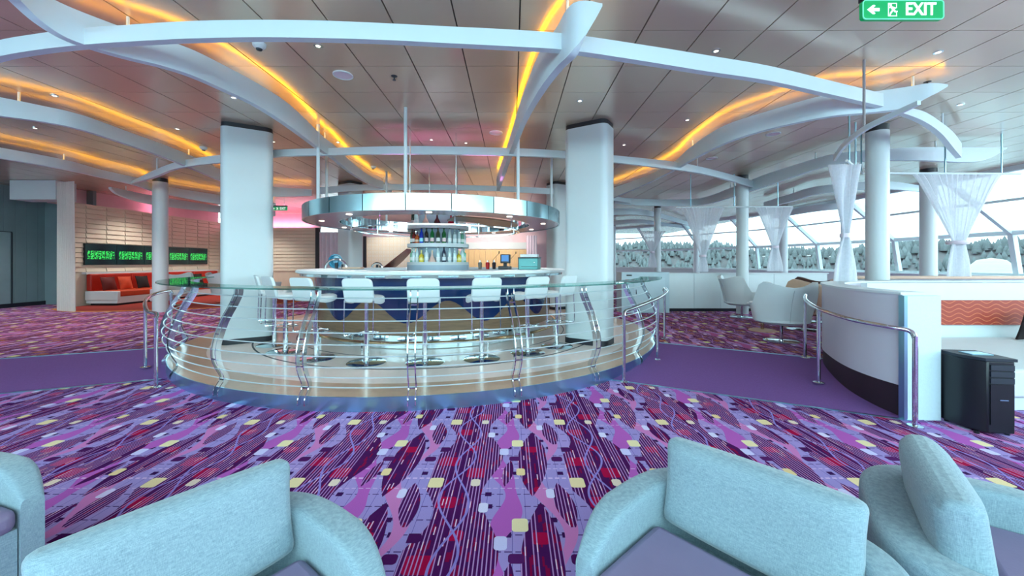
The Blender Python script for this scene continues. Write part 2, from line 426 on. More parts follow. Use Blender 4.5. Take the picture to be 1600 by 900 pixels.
strip('trim_1', (-15, .32, 0), (-4.35, 4.80, 0)); strip('trim_2', (-15, 1.86, FZ), (-5.0, 6.13, FZ))
strip('trim_3', (1.15, 4.80, 0), (3.68, 3.52, 0)); strip('trim_4', (2.2, 6.46, FZ), (4.25, 5.30, FZ))
# red carpet island with an orange border, by the screens
isl = [(-13, 11.0), (-11.8, 10.4), (-10.2, 10.6), (-8.6, 11.3), (-7.4, 12.6), (-7.0, 14.4), (-7.2, 17.2), (-13, 17.2)]
isl = [p[:2] for p in catmull(isl[:7], 5)]+[(-13, 17.2)]
struct('floor_red', MB().prism(isl, FZ, FZ+.006), M['red_carpet'], 'red carpet area in front of the orange banquette', 0)
struct('trim_5', MB().wallpath([(x, y, FZ, FZ+.010) for x, y in isl[:-2]], .14), M['border'], 'orange border of the red carpet', 0)

# ------------------------------------------------------------------ round dais of the bar
PR = 4.15
struct('floor_dais', MB().lathe([(0, .02), (PR-.03, .02), (PR-.03, .138), (0, .138)], 96, BC), M['stone'], 'round pale stone floor of the bar')
dais = bpy.data.objects['floor_dais']
obj('edge_band', MB().ring(3.72, PR-.012, .1, .1405, 96, BC), M['stone_b'], dais)
obj('groove_ring', MB().ring(3.14, 3.165, .12, .1405, 96, BC), M['groove'], dais)
obj('groove_ring', MB().ring(2.52, 2.535, .12, .1405, 96, BC), M['groove'], dais)
obj('steel_skirt', MB().ring(PR-.012, PR, 0, .142, 128, BC), M['steel'], dais)

# ------------------------------------------------------------------ ceiling
PXW, PYW, PX0, PY0 = .593, .68, .071, 3.74
ceil = struct('ceiling', MB().box((-1.4, 14.45, CEIL+.06), (27.2, 31.9, .06)), M['ceil_back'], 'suspended ceiling of satin metal panels', 0)
pan = MB().prism([(-PXW/2+.0065, -PYW/2+.003), (PXW/2-.0065, -PYW/2+.003), (PXW/2-.0065, PYW/2-.003), (-PXW/2+.0065, PYW/2-.003)], 0, .03).mesh('ceiling_panel', M['ceil'], 0)
cells = []
for i in range(-25, 20):
    for j in range(-14, 38):
        x, y = PX0+(i+.5)*PXW, PY0+(j+.5)*PYW
        if -14.9 < x < 12.0 and -1.3 < y < 30.2:
            vis = y > 1.6 and abs(x) < 1.45*y
            cells.append((math.hypot(x, y)+(0 if vis else 1000), x, y))
cells.sort()
for d, x, y in cells[:300]: link('panel', pan, ceil, (x, y, CEIL))
rest = MB()
for d, x, y in cells[300:]: rest.box((x, y, CEIL+.015), (PXW-.013, PYW-.006, .03))
r_ = obj('panel_field', rest, M['ceil'], ceil, smooth=0); r_['kind'] = 'stuff'

# ------------------------------------------------------------------ curved ribs and rings hung under the ceiling
def beam(name, label, rows, t=.075, led=False, rods=(), grp='white ribs under the ceiling', K=1.41):
    """rows: (px, row of top edge, row of lower edge, height of the top edge)"""
    P = []
    for px, y0, y1, zt in rows:
        zt = H+(zt-H)*K
        p = atz(px, y0, zt); zb = H+(CY-y1)/F*p.y
        P.append((p.x, p.y, zb, zt))
    Q = catmull(P, 6); b0 = P[0]
    t_ = thing(name, label, 'ceiling beam', (0, 0, 0), 0, grp)
    obj('plate', MB().wallpath(Q, t), M['beam'], t_, smooth=30)
    if led: obj('light_strip', MB().wallpath([(x, y, z1+.0005, z1+.002) for x, y, z0, z1 in Q], t*.34), M['led'], t_, smooth=0, label='orange light strip on top')
    for k in rods:
        x, y, z0, z1 = Q[min(len(Q)-1, int(k*(len(Q)-1)))]
        obj('hanger_rod', MB().cyl((x, y, 0), .013, z1-.02, CEIL, 8), M['white'], t_)
    return t_
Z = 2.95
def zz(rows, z=Z): return [r if len(r) == 4 else (*r, z) for r in rows]
beam('curved_rib', 'white rib sweeping from the upper left corner down towards the bar', zz([(0, -62, -22), (30, -30, 8), (60, -10, 35), (100, 10, 60), (150, 30, 78), (200, 48, 92), (250, 62, 104), (300, 80, 120), (350, 105, 142), (400, 132, 166), (450, 165, 198), (500, 212, 235), (520, 228, 248), (550, 256, 272), (580, 277, 289), (610, 288, 300)]), led=True, rods=(.34, .76))
beam('curved_rib', 'white rib with a pointed end above the middle of the bar', zz([(938, 10, 14), (900, 8, 80), (875, 45, 106), (847, 86, 142), (820, 152, 188), (805, 200, 225), (790, 245, 264), (778, 278, 298)]), led=True, rods=(.22, .7))
beam('curved_rib', 'long white rib running right from the bar to a pointed tip below the exit sign', zz([(955, 295, 311), (1007, 277, 289), (1052, 255, 267), (1082, 230, 250), (1132, 198, 225), (1200, 175, 203), (1290, 150, 184), (1360, 145, 177), (1412, 138, 170), (1450, 132, 152), (1475, 134, 137)]), led=True, rods=(.3, .62, .84))
beam('curved_rib', 'white rib left of the front left column, upper one of two', zz([(-60, 142, 172), (0, 153, 182), (60, 165, 190), (125, 180, 203), (200, 207, 227), (250, 225, 244), (295, 243, 262), (340, 264, 281), (385, 283, 298), (427, 292, 307), (487, 296, 306)]), led=True, rods=(.15, .6))
beam('curved_rib', 'white rib above the grey door, second from the left wall', zz([(-60, 222, 239), (0, 231, 248), (100, 250, 265), (155, 265, 277), (212, 278, 290), (250, 290, 302), (343, 305, 319), (430, 318, 328)]), led=True, rods=(.3, .7))
beam('curved_rib', 'short white rib with a pointed end in front of the pink cove', zz([(172, 292, 295), (190, 296, 307), (245, 307, 321), (343, 322, 332), (430, 330, 338)]), rods=(.3,))
beam('curved_rib', 'white rib with a slanted tip above the gathered sheer curtain at far right', zz([(960, 308, 318), (1000, 311, 321), (1050, 312, 322), (1100, 309, 320), (1150, 291, 306), (1200, 272, 290), (1250, 256, 273), (1300, 242, 258), (1360, 235, 252), (1430, 231, 251), (1525, 231, 253), (1570, 231, 233)]), rods=(.35, .6, .75, .85))
beam('curved_rib', 'thin white rib behind the slender column, right of the bar', zz([(1195, 316, 326), (1240, 302, 314), (1275, 292, 304), (1340, 285, 297), (1390, 284, 296), (1440, 291, 300)]), rods=(.2, .5))
beam('curved_rib', 'thin white rib just above the sloping windows', zz([(1205, 334, 342), (1280, 320, 330), (1340, 317, 327), (1400, 321, 330)]), rods=(.5,))
beam('curved_rib', 'far white rib right of the front right column, upper', zz([(956, 326, 336), (1000, 327, 336), (1040, 336, 343), (1085, 350, 355)]), rods=(.5,))
beam('curved_rib', 'far white rib right of the front right column, lower', zz([(956, 345, 352), (1000, 343, 349), (1045, 349, 354), (1100, 356, 360)]), rods=(.5,))
beam('ring_beam', 'large white ring beam crossing the top of the view', [(-60, 90, 112, 2.86), (0, 68, 93, 2.86), (60, 57, 82, 2.86), (130, 48, 74, 2.86), (200, 43, 69, 2.86), (300, 37, 64, 2.86), (400, 35, 62, 2.86), (500, 36, 63, 2.86), (600, 40, 66, 2.86), (700, 45, 71, 2.86), (800, 50, 76, 2.86), (890, 57, 82, 2.86), (1000, 73, 98, 2.86), (1100, 89, 114, 2.87), (1200, 106, 129, 2.89), (1300, 130, 151, 2.90), (1375, 148, 168, 2.91)], .07, rods=(), grp='white ring beams')
beam('ring_beam', 'short curved ring beam bending down at the right end of the large ring', [(1400, 168, 176, 2.9), (1437, 175, 190, 2.9), (1465, 192, 209, 2.9), (1485, 208, 232, 2.9), (1498, 225, 247, 2.9)], .07, rods=(.6,), grp='white ring beams')
beam('ring_beam', 'middle white ring beam passing behind the two front columns', [(207, 284, 287, 2.86), (240, 268, 278, 2.86), (270, 256, 266, 2.86), (300, 249, 260, 2.86), (343, 243, 255, 2.86), (427, 235, 246, 2.86), (515, 232, 243, 2.86), (640, 229, 241, 2.86), (800, 232, 244, 2.86), (890, 237, 248, 2.86), (955, 243, 254, 2.87), (1050, 253, 265, 2.90), (1110, 265, 275, 2.90), (1180, 284, 294, 2.92)], .06, rods=(.1, .9), grp='white ring beams')
beam('ring_beam', 'inner white ring beam just above the bar canopy', [(500, 293, 303, 2.9), (560, 289, 298, 2.9), (640, 288, 297, 2.9), (700, 289, 297, 2.9), (780, 291, 299, 2.9), (850, 294, 303, 2.9), (889, 297, 306, 2.9), (955, 306, 313, 2.9), (985, 312, 318, 2.9)], .06, rods=(.2, .8), grp='white ring beams')
cr = beam('curtain_track', 'thin dark curved curtain track under the long right rib', zz([(1436, 157, 164), (1390, 178, 186), (1350, 198, 206), (1320, 222, 230), (1304, 243, 252)]), .03, rods=(.5,), grp=None, K=1)
cr['category'] = 'curtain track'
cr.children[0].data.materials[0] = mat('track_grey', (150, 140, 142), .4)

# ------------------------------------------------------------------ columns
def big_column(label, x, y, rz, z0=.138, w=.72, d=.46):
    t = thing('bar_column', label, 'column', (x, y, z0), rz, 'broad white columns around the bar')
    P = rrect(w, d, .11, 6); P2 = [(px*1.02, py*1.02) for px, py in P]; P3 = [(px*.985, py*.985) for px, py in P]
    obj('shaft', MB().prism(P, .085, CEIL-z0-.07), M['column'], t)
    obj('plinth', MB().prism(P2, 0, .088), M['dark'], t)
    obj('cap_band', MB().prism(P3, CEIL-z0-.075, CEIL-z0), M['dark'], t)
    return t
big_column('broad white column in front of the bar on the left', -4.42, 6.48, math.radians(32))
big_column('broad white column in front of the bar on the right', 1.27, 6.36, math.radians(-32))
big_column('broad white column behind the bar on the left', -4.55, 10.9, math.radians(-32), FZ, .62)
big_column('broad white column behind the bar on the right', 1.32, 11.0, math.radians(32), FZ, .62)
def round_column(label, x, y, r=.155, z0=FZ, mt=None):
    t = thing('round_column', label, 'column', (x, y, z0), 0, 'slender round columns')
    obj('shaft', MB().lathe([(0, 0), (r, 0), (r, CEIL-z0-.10), (0, CEIL-z0-.10)], 32), mt or M['column'], t)
    obj('cap_band', MB().lathe([(0, CEIL-z0-.11), (r*.97, CEIL-z0-.11), (r*.97, CEIL-z0), (0, CEIL-z0)], 32), M['dark'], t)
    return t
round_column('slender round column in front of the video screens on the left', -9.4, 10.35, .165)
round_column('slender round column rising behind the white booth wall, nearest on the right', 6.0, 6.36, .150)
round_column('slender round column behind the white swivel armchairs', 5.95, 10.0, .14)
round_column('slender round column beside the small far sheer curtain', 5.75, 15.3, .13)
round_column('farthest slender column just right of the front right bar column', 5.9, 22.6, .15)
for lb, x, y in (('round column by the windows behind the wide sheer curtain', 10.0, 9.3), ('round column by the windows right of the third sheer curtain', 11.0, 15.7), ('round column by the windows behind the second sheer curtain', 10.0, 21.0)):
    round_column(lb, x, y, .155, FZ, M['white'])

# ------------------------------------------------------------------ bar counter
bar = thing('bar_counter', 'round bar counter with white top, navy scalloped apron and wood front', 'bar counter', (BX, BY, .138))
bz = .138
obj('counter_top', MB().lathe([(1.90, 1.125), (2.52, 1.125), (2.55, 1.14), (2.55, 1.17), (2.53, 1.185), (1.90, 1.185), (1.90, 1.125)], 128), M['white_l'], bar)
obj('edge_strip', MB().ring(2.44, 2.50, 1.085, 1.126, 128), M['mirror'], bar)
obj('wood_front', MB().lathe([(2.24, .24), (2.25, .25), (2.25, 1.09), (2.0, 1.09), (2.0, .24), (2.24, .24)], 128), M['wood'], bar)
b = MB(); n = 192; vs = []; fs = []
for i in range(n):
    a = 2*PI*i/n; zb = .585-.165*math.cos(12*(a-A(-1-15))+PI)*1.0
    for r, z in ((2.262, zb), (2.262, 1.10), (2.245, 1.10), (2.245, zb)): vs.append((r*math.cos(a), r*math.sin(a), z))
for i in range(n):
    j = (i+1) % n
    for k in range(4): fs.append((i*4+k, j*4+k, j*4+(k+1) % 4, i*4+(k+1) % 4))
obj('scalloped_apron', b.add(vs, fs), M['navy'], bar)
obj('mirror_base', MB().lathe([(2.02, 0), (2.06, .01), (2.06, .245), (1.95, .245), (1.95, 0), (2.02, 0)], 128), M['mirror'], bar)
fr = obj('foot_rail', MB().tube([(2.38*math.cos(2*PI*i/120), 2.38*math.sin(2*PI*i/120), .16) for i in range(120)], .022, 10, True), M['gold'], bar)
for i in range(16):
    a = math.radians(22.5*i+6)
    obj('rail_post', MB().cyl((2.38*math.cos(a), 2.38*math.sin(a), 0), .016, 0, .16, 8), M['chrome'], fr)
obj('inner_counter', MB().ring(1.35, 1.88, .78, .84, 96), M['steel'], bar)
obj('inner_cabinet', MB().ring(1.45, 1.86, 0, .78, 96), M['dark'], bar)

# ------------------------------------------------------------------ bottle tower in the middle of the bar
tw = thing('bottle_tower', 'grey round tower with three white shelves for bottles in the bar centre', 'shelf tower', (BX, BY, .138))
obj('core', MB().lathe([(0, 0), (.62, 0), (.62, 1.26), (.40, 1.27), (.40, 2.25), (0, 2.25)], 64), mat('tower_grey', (164, 184, 200), .4), tw)
SH = (1.265, 1.625, 1.985)
for z in SH: obj('shelf', MB().ring(.39, .615, z-.018, z+.055, 64), M['white'], tw)
def bottle_mesh(kind, col, labc):
    pr = {'tall': [(0, 0), (.036, 0), (.038, .01), (.038, .17), (.030, .205), (.014, .235), (.013, .295), (.016, .298), (.016, .305), (0, .305)],
          'squat': [(0, 0), (.048, 0), (.050, .01), (.050, .10), (.040, .135), (.015, .155), (.014, .20), (.017, .205), (.017, .212), (0, .212)],
          'flask': [(0, 0), (.070, 0), (.072, .012), (.045, .075), (.020, .12), (.015, .16), (.015, .20), (.019, .203), (.019, .21), (0, .21)],
          'square': [(0, 0), (.040, 0), (.042, .01), (.042, .16), (.036, .18), (.016, .195), (.015, .25), (.018, .253), (.018, .262), (0, .262)]}[kind]
    cap_z = pr[-3][1]-.03; r = pr[3][0]
    return (MB().lathe(pr, 12).mesh('bottle_body', col), MB().lathe([(0, cap_z), (.0175, cap_z), (.0175, cap_z+.05), (0, cap_z+.05)], 10).mesh('cap', mat('cap_'+labc[0], labc[2], .4)),
            MB().ring(r+.0006, r+.0016, .03, .03+.4*(pr[3][1]), 12).mesh('label', mat('label_'+labc[0], labc[1], .6)) if kind != 'flask' else None)
def bglass(name, c): return mat('bottle_'+name, c, .08, var=.05, coat=.5)
BK = {}
for nm, kind, c, lc, cc in (('clear gin', 'tall', (196, 220, 222), (235, 240, 240), (60, 70, 80)), ('blue', 'tall', (16, 60, 190), (150, 225, 245), (10, 20, 90)), ('dark wine', 'tall', (20, 34, 30), (225, 205, 205), (20, 18, 30)),
                         ('green', 'tall', (10, 110, 50), (236, 206, 206), (10, 40, 30)), ('olive', 'tall', (44, 70, 40), (230, 238, 235), (120, 40, 50)), ('amber', 'squat', (196, 92, 40), (230, 200, 170), (40, 50, 90)),
                         ('yellow', 'squat', (226, 200, 60), (250, 240, 150), (220, 210, 140)), ('pale pink', 'flask', (226, 190, 176), (255, 255, 255), (220, 190, 160)), ('red', 'flask', (170, 12, 40), (255, 255, 255), (60, 70, 90)),
                         ('dark decanter', 'flask', (70, 20, 40), (255, 255, 255), (180, 170, 140)), ('clear square', 'square', (206, 226, 228), (235, 245, 245), (150, 180, 180)), ('smoky', 'tall', (50, 60, 80), (220, 228, 232), (20, 30, 40)),
                         ('pale green', 'square', (120, 190, 160), (230, 245, 235), (200, 210, 205)), ('rum', 'square', (120, 40, 24), (240, 236, 230), (60, 30, 20))):
    BK[nm] = bottle_mesh(kind, bglass(nm, c), (nm, lc, cc))
def bottle(nm, deg, r, z, label, grp):
    p = pol(r, deg, z); body, cap, lab = BK[nm]
    o = thing('bottle', label, 'bottle', p, 0, grp); link('glass_body', body, o); link('cap', cap, o)
    if lab: link('paper_label', lab, o)
    return o
TB = BC
orders = {2: ['dark wine', 'clear gin', 'pale pink', 'dark decanter', 'red', 'rum', 'clear square'],
          1: ['olive', 'rum', 'amber', 'blue', 'dark wine', 'green', 'olive', 'green', 'clear gin', 'clear square', 'clear gin', 'pale green', 'clear square'],
          0: ['pale green', 'clear square', 'clear gin', 'yellow', 'clear square', 'pale pink', 'clear gin', 'smoky', 'clear gin', 'clear square', 'yellow', 'clear gin', 'pale green']}
nmz = {2: 'top', 1: 'middle', 0: 'bottom'}
words = ['leftmost', 'second', 'third', 'fourth', 'fifth', 'sixth', 'seventh', 'eighth', 'ninth', 'tenth', 'eleventh', 'twelfth', 'rightmost']
for sh, lst in orders.items():
    m = len(lst)
    for i, nm in enumerate(lst):
        deg = -72-10.75*0+144*i/(m-1) if sh < 2 else (-66, -52, -26, -2, 27, 55, 70)[i]
        w = words[i] if i < m-1 else 'rightmost'
        bottle(nm, deg+10.0, .535, .138+SH[sh]+.0555, f'{nm} bottle, {w} in the row on the {nmz[sh]} shelf of the tower', f'bottles on the {nmz[sh]} tower shelf')

# ------------------------------------------------------------------ things on the bar
def arch_sink(label, px, Y, R):
    p = at(px, 425, Y); z = .138+1.190
    t = thing('bar_tap', label, 'tap', (p.x, p.y, z))
    obj('arch', MB().tube([(R*math.cos(PI*i/20), 0, R*.88*math.sin(PI*i/20)+.0) for i in range(21)], .024, 8), M['chrome'], t)
    obj('tap', MB().cyl((0, .02, 0), .03, 0, R*.55, 12).cyl((R*.55, .02, 0), .02, 0, R*.4, 10), M['black2'], t)
    return t
a1 = arch_sink('large chrome arch with a round blue dish, left end of the bar top', 525, 7.6, .21)
obj('blue_dish', MB().lathe([(0, 0), (.135, .012), (.145, .03), (.12, .03), (.11, .018), (.06, .02), (.05, .03), (0, .03)], 24, T=Matrix.Translation((-.02, .05, .145)) @ Matrix.Rotation(PI/2, 4, 'X')), mat('blue_dish', (24, 110, 140), .15, coat=.5), a1)
arch_sink('small chrome arch on the far side of the bar top', 589, 9.2, .12)
tr = thing('serving_tray', 'pale flat tray on the bar top beside the large chrome arch', 'tray', (*at(552, 420, 7.4).xy, 1.325))
obj('tray_base', MB().prism(rrect(.36, .2, .04), 0, .012), M['tan'], tr); obj('tray_rim', MB().wallpath([(x, y, .012, .035) for x, y in rrect(.36, .2, .04)+[rrect(.36, .2, .04)[0]]], .008), M['tan'], tr)
p = at(826, 420, 6.9)
pos = thing('cash_register', 'teal and black till on the bar top with a white cover', 'till', (.02+p.x, p.y, 1.324), math.radians(-14))
bevel(obj('case', MB().box((0, 0, .10), (.34, .30, .2)), M['teal'], pos), .012)
obj('lid', MB().box((0, 0, .208), (.36, .32, .018)), M['black'], pos); obj('drawer_line', MB().box((.02, -.152, .055), (.29, .006, .006)), M['black'], pos)
obj('side_panel', MB().box((-.173, 0, .1), (.012, .305, .2)), M['black'], pos); obj('paper_tray', MB().box((-.01, .03, .245), (.30, .18, .05)), M['white'], pos); obj('lock', MB().cyl((.11, -.152, 0), .012, .12, .132, 10), M['white'], pos)
p = at(789, 420, 6.9)
cm = thing('coffee_machine', 'black touch screen drink machine left of the till on the bar top', 'drink machine', (p.x, p.y, 1.324), math.radians(-6))
bevel(obj('base', MB().box((0, 0, .03), (.22, .2, .06)), M['black'], cm), .01); bevel(obj('head', MB().box((.01, 0, .19), (.17, .14, .16)), M['black'], cm), .01)
obj('stem', MB().box((0, .03, .09), (.06, .05, .08)), M['black2'], cm); obj('touch_screen', MB().box((.01, -.072, .20), (.125, .006, .11)), mat('screen_blue', (40, 90, 140), .15, emit=(40, 100, 160), estr=.4), cm)
for i, (px, c, l) in enumerate(((762, (190, 24, 34), 'small red shaker bottle behind the bar top near the drink machine'), (772, (30, 20, 30), 'small dark shaker bottle behind the bar top near the drink machine'), (750, (120, 110, 100), 'small steel shaker behind the bar top left of the red one'))):
    p = at(px, 420, 7.2); t = thing('shaker', l, 'shaker', (p.x, p.y, 1.324), 0, 'shakers on the bar')
    obj('cup', MB().lathe([(0, 0), (.03, 0), (.038, .11), (.025, .13), (0, .13)], 14), mat('shaker_c', c, .3), t); obj('cap', MB().cyl((0, 0, 0), .014, .125, .165, 10), M['chrome'], t)

# ------------------------------------------------------------------ canopy ring above the bar
can = thing('bar_canopy', 'polished steel ring canopy hung on rods above the bar', 'canopy', (BX, BY, 0))
for i in range(24):
    obj('steel_panel', MB().lathe([(2.455, 2.19), (2.455, 2.43), (2.43, 2.43), (2.43, 2.19), (2.455, 2.19)], 6, (0, 0, 0), math.radians(15*i+.18), math.radians(15*i+14.82)), M['canopy'], can)
obj('underside', MB().ring(1.86, 2.425, 2.20, 2.215, 96), mat('canopy_under', (196, 182, 196), .25, .6), can)
for i in range(24):
    obj('inner_panel', MB().lathe([(1.86, 2.20), (1.86, 2.42), (1.845, 2.42), (1.845, 2.20), (1.86, 2.20)], 6, (0, 0, 0), math.radians(15*i+.2), math.radians(15*i+14.8)), M['mirror'], can)
for k in range(10):
    q = pol(2.14, 36*k+7)-Vector(BC); obj('fill_lens', MB().cyl((q.x, q.y, 0), .045, 2.193, 2.201, 14), M['lampwhite'], can)  # lenses added to go with the fill spots over the dais
obj('top_plate', MB().ring(1.86, 2.425, 2.40, 2.41, 96), M['white'], can)
rk = obj('glass_rack', MB().ring(1.62, 1.66, 2.06, 2.08, 96), M['chrome'], can)
obj('timber_soffit', MB().ring(.95, 1.62, 2.20, 2.22, 64, a0=A(20), a1=A(100)), M['wood'], can)
for i in range(8):
    q = pol(2.30, 45*i-1)-Vector(BC)
    obj('hanger_rod', MB().cyl((q.x, q.y, 0), .026, 2.40, CEIL, 10), M['white'], can)
    q = pol(1.64, 45*i+20)-Vector(BC)
    obj('rack_drop', MB().cyl((q.x, q.y, 0), .008, 2.06, 2.42, 6), M['chrome'], rk)
for k, (deg, r) in enumerate(((-8, 1.45), (24, 1.3), (200, 1.3))):
    p = pol(r, deg, 2.34)
    t = thing('stage_lamp', ('magenta spotlight under the canopy left of the bottle tower', 'magenta spotlight under the canopy right of the bottle tower', 'magenta spotlight under the canopy behind the bottle tower')[k], 'spotlight', p)
    obj('housing', MB().lathe([(0, -.05), (.05, -.05), (.055, .04), (.03, .08), (0, .08)], 16), M['black'], t)
    obj('lens', MB().cyl((0, 0, 0), .042, -.058, -.049, 14), M['magenta'], t); obj('stem', MB().cyl((0, 0, 0), .01, .07, CEIL-2.34, 6), M['chrome'], t)

# ------------------------------------------------------------------ bar stools
def make_stool():
    t = thing('bar_stool', 'x', 'bar stool', (0, 0, 0), 0, 'white bar stools around the bar')     # faces +y (the bar)
    obj('base_disc', MB().lathe([(0, 0), (.245, 0), (.25, .006), (.235, .014), (.05, .02), (.045, .03), (0, .03)], 40), M['mirror'], t)
    obj('pole', MB().lathe([(0, .02), (.036, .02), (.034, .05), (.034, .42), (.026, .43), (.026, .83), (0, .83)], 20), M['chrome'], t)
    g = []
    for i in range(9):
        u = i/8; y = -.17+.40*u
        hw = .20*(1-.35*max(0, u-.55)**2*5)
        g.append([(hw*math.sin(PI*(k/12-.5)), y, .845+.03*math.cos(PI*(k/12-.5))-.012*math.sin(PI*u)) for k in range(13)])
    b = MB().sheet(g); lo = [[(x, y, z-.065*(1-.4*abs(y)/.25)) for x, y, z in r] for r in g]
    b.sheet([list(reversed(r)) for r in lo])
    for i in range(8):
        for s in (0, 12): b.add([g[i][s], g[i+1][s], lo[i+1][s], lo[i][s]], [(0, 1, 2, 3)])
    for r in (0, 8):
        for k in range(12): b.add([g[r][k], g[r][k+1], lo[r][k+1], lo[r][k]], [(0, 1, 2, 3)])
    s_ = obj('seat', b, M['white_l'], t, smooth=60)
    P = rrect(.40, .31, .055, 5); bk = MB()
    rows = []
    for dy in (-.022, .022):
        rows.append([(x, dy-.215-.25*x*x*-1.0-.04*(z/.155), z+.955) for x, z in P])
    n_ = len(P); bk.add(rows[0]+rows[1], [tuple(range(n_)), tuple(range(2*n_-1, n_-1, -1))]+[(i, (i+1) % n_, n_+(i+1) % n_, n_+i) for i in range(n_)])
    bevel(obj('backrest', bk, M['white_l'], t, smooth=50), .012)
    f = [(-.195, -.19, .83), (-.195, -.20, .42), (-.17, -.16, .385), (-.11, .12, .38), (.11, .12, .38), (.17, -.16, .385), (.195, -.20, .42), (.195, -.19, .83)]
    obj('foot_loop', MB().tube(catmull(f, 4), .008, 6), M['chrome'], t)
    return t
st0 = make_stool()
stl = [(-39.5, 'bar stool at the left, next to the front left column'), (-24, 'bar stool second from the front left column'), (-8, 'bar stool third from the left, seat showing right of its backrest'),
       (7.3, 'bar stool in the middle of the row, backrest square to the view'), (22.3, 'bar stool just right of the middle one, before the drink machine'), (37, 'bar stool second from the front right column'), (50, 'bar stool partly hidden beside the front right column'), (-52.5, 'bar stool hidden behind the front left column edge')]
for i, (dg, lb) in enumerate(stl):
    p = pol(2.87, dg, .1405); rz = math.radians(dg)
    lb = 'white leather '+lb
    if i == 0: st0.location = p; st0.rotation_euler = (0, 0, rz); st0['label'] = lb
    else: dup(st0, p, rz, lb)

# ------------------------------------------------------------------ curved railing round the dais
rail = thing('curved_railing', 'curved steel railing with wave-shaped posts, wires and a glass ledge around the bar', 'railing', (BX, BY, 0))
R0, R1, ZL = 3.90, 4.25, 1.185
obj('glass_ledge', MB().ring(R0, R1, ZL, ZL+.015, 96, a0=A(-74), a1=A(74)), M['ledge'], rail)
prof = [(-.195, 1.18), (-.19, 1.10), (-.145, 1.0), (-.06, .85), (.0, .70), (.035, .56), (.03, .44), (-.005, .34), (-.045, .26), (-.045, .21), (-.015, .165), (.012, .12), (.014, .06)]
prof = catmull(prof, 3)
rmid = 4.155
def prad(z):
    for (r0, z0), (r1, z1) in zip(prof, prof[1:]):
        if z1 <= z <= z0: return rmid+r0+(r1-r0)*(z-z0)/(z1-z0+1e-9)
    return rmid+prof[0][0]
pm = MB()
for s in (-1, 1):
    pts = []
    L = []
    for i, (r, z) in enumerate(prof):
        r += rmid
        w = .026 if z < 1.05 else .026
        L += [(-(r-w), s*.036-.005, z), (-(r+w)*1.0, s*.036-.005, z), (-(r+w), s*.036+.005, z), (-(r-w), s*.036+.005, z)]
    m_ = len(prof); fs = [(0, 1, 2, 3), tuple((m_-1)*4+k for k in (3, 2, 1, 0))]
    for i in range(m_-1):
        for k in range(4): fs.append((i*4+k, i*4+(k+1) % 4, (i+1)*4+(k+1) % 4, (i+1)*4+k))
    pm.add(L, fs)
post_me = pm.mesh('wave_post', M['chrome'], 40)
brk = MB().box((-(rmid-.19), 0, 1.176), (.12, .10, .012)).cyl((-(rmid-.04), 0, 0), .009, .0, .0, 6).mesh('ledge_bracket', M['chrome'], 40)
spc = MB()
for z in (1.02, .70, .44, .21): spc.tube([(-prad(z), -.036, z), (-prad(z), .036, z)], .008, 6)
spc = spc.mesh('post_spacer', M['chrome'], 40)
for i in range(10):
    dg = -66+14.65*i
    if i == 9: dg = -66+14.65*9
    o = link('wave_post', post_me, rail, (0, 0, 0), math.radians(dg+90))
    link('ledge_bracket', brk, o); link('post_spacer', spc, o)
for i, z in enumerate([1.085-.108*k for k in range(9)]):
    r = prad(z)
    obj('rail_wire', MB().tube([(r*math.cos(A(-70+140*k/60)), r*math.sin(A(-70+140*k/60)), z) for k in range(61)], .0065, 6), M['wire'], rail)

# ------------------------------------------------------------------ ramp handrails
def handrail(name, label, pts, posts, r=.021):
    t = thing(name, label, 'handrail', (0, 0, 0), 0, 'chrome handrails beside the ramps')
    obj('top_tube', MB().tube(catmull(pts, 6), r, 12), M['chrome'], t)
    for x, y, z0, z1 in posts:
        q = obj('post', MB().cyl((x, y, 0), r*.95, z0, z1, 12), M['chrome'], t)
        obj('base_flange', MB().lathe([(0, z0), (.055, z0), (.055, z0+.008), (.028, z0+.016), (0, z0+.016)], 20, (x, y, 0)), M['chrome'], q)
handrail('handrail', 'chrome handrail at the right side of the bar dais', [(1.357, 4.69, .80), (1.38, 4.73, .85), (1.52, 4.88, .87), (2.07, 5.50, .94), (2.45, 6.12, .99), (2.62, 6.65, 1.01), (2.62, 6.69, .96)],
         [(1.357, 4.69, .0, .81), (2.07, 5.50, .062, .94), (2.62, 6.65, FZ+.002, .98)])
handrail('handrail', 'chrome handrail at the left side of the bar dais', [(-4.12, 4.48, .80), (-4.15, 4.52, .85), (-4.35, 4.62, .87), (-4.85, 5.12, .93), (-5.2, 5.6, .98), (-5.30, 5.98, 1.01), (-5.3, 6.04, .96)],
         [(-4.12, 4.48, .0, .81), (-4.85, 5.12, .062, .93), (-5.3, 6.02, FZ+.002, .98)])
handrail('handrail', 'chrome handrail in front of the curved white booth wall', [(3.56, 3.42, .78), (3.55, 3.46, .84), (3.46, 3.58, .86), (3.40, 3.90, .88), (3.52, 4.45, .92), (3.78, 4.98, .965), (4.02, 5.30, 1.0), (4.04, 5.34, .95)],
         [(3.56, 3.42, .0, .80), (3.50, 4.42, .075, .915), (4.04, 5.34, FZ+.002, .97)])

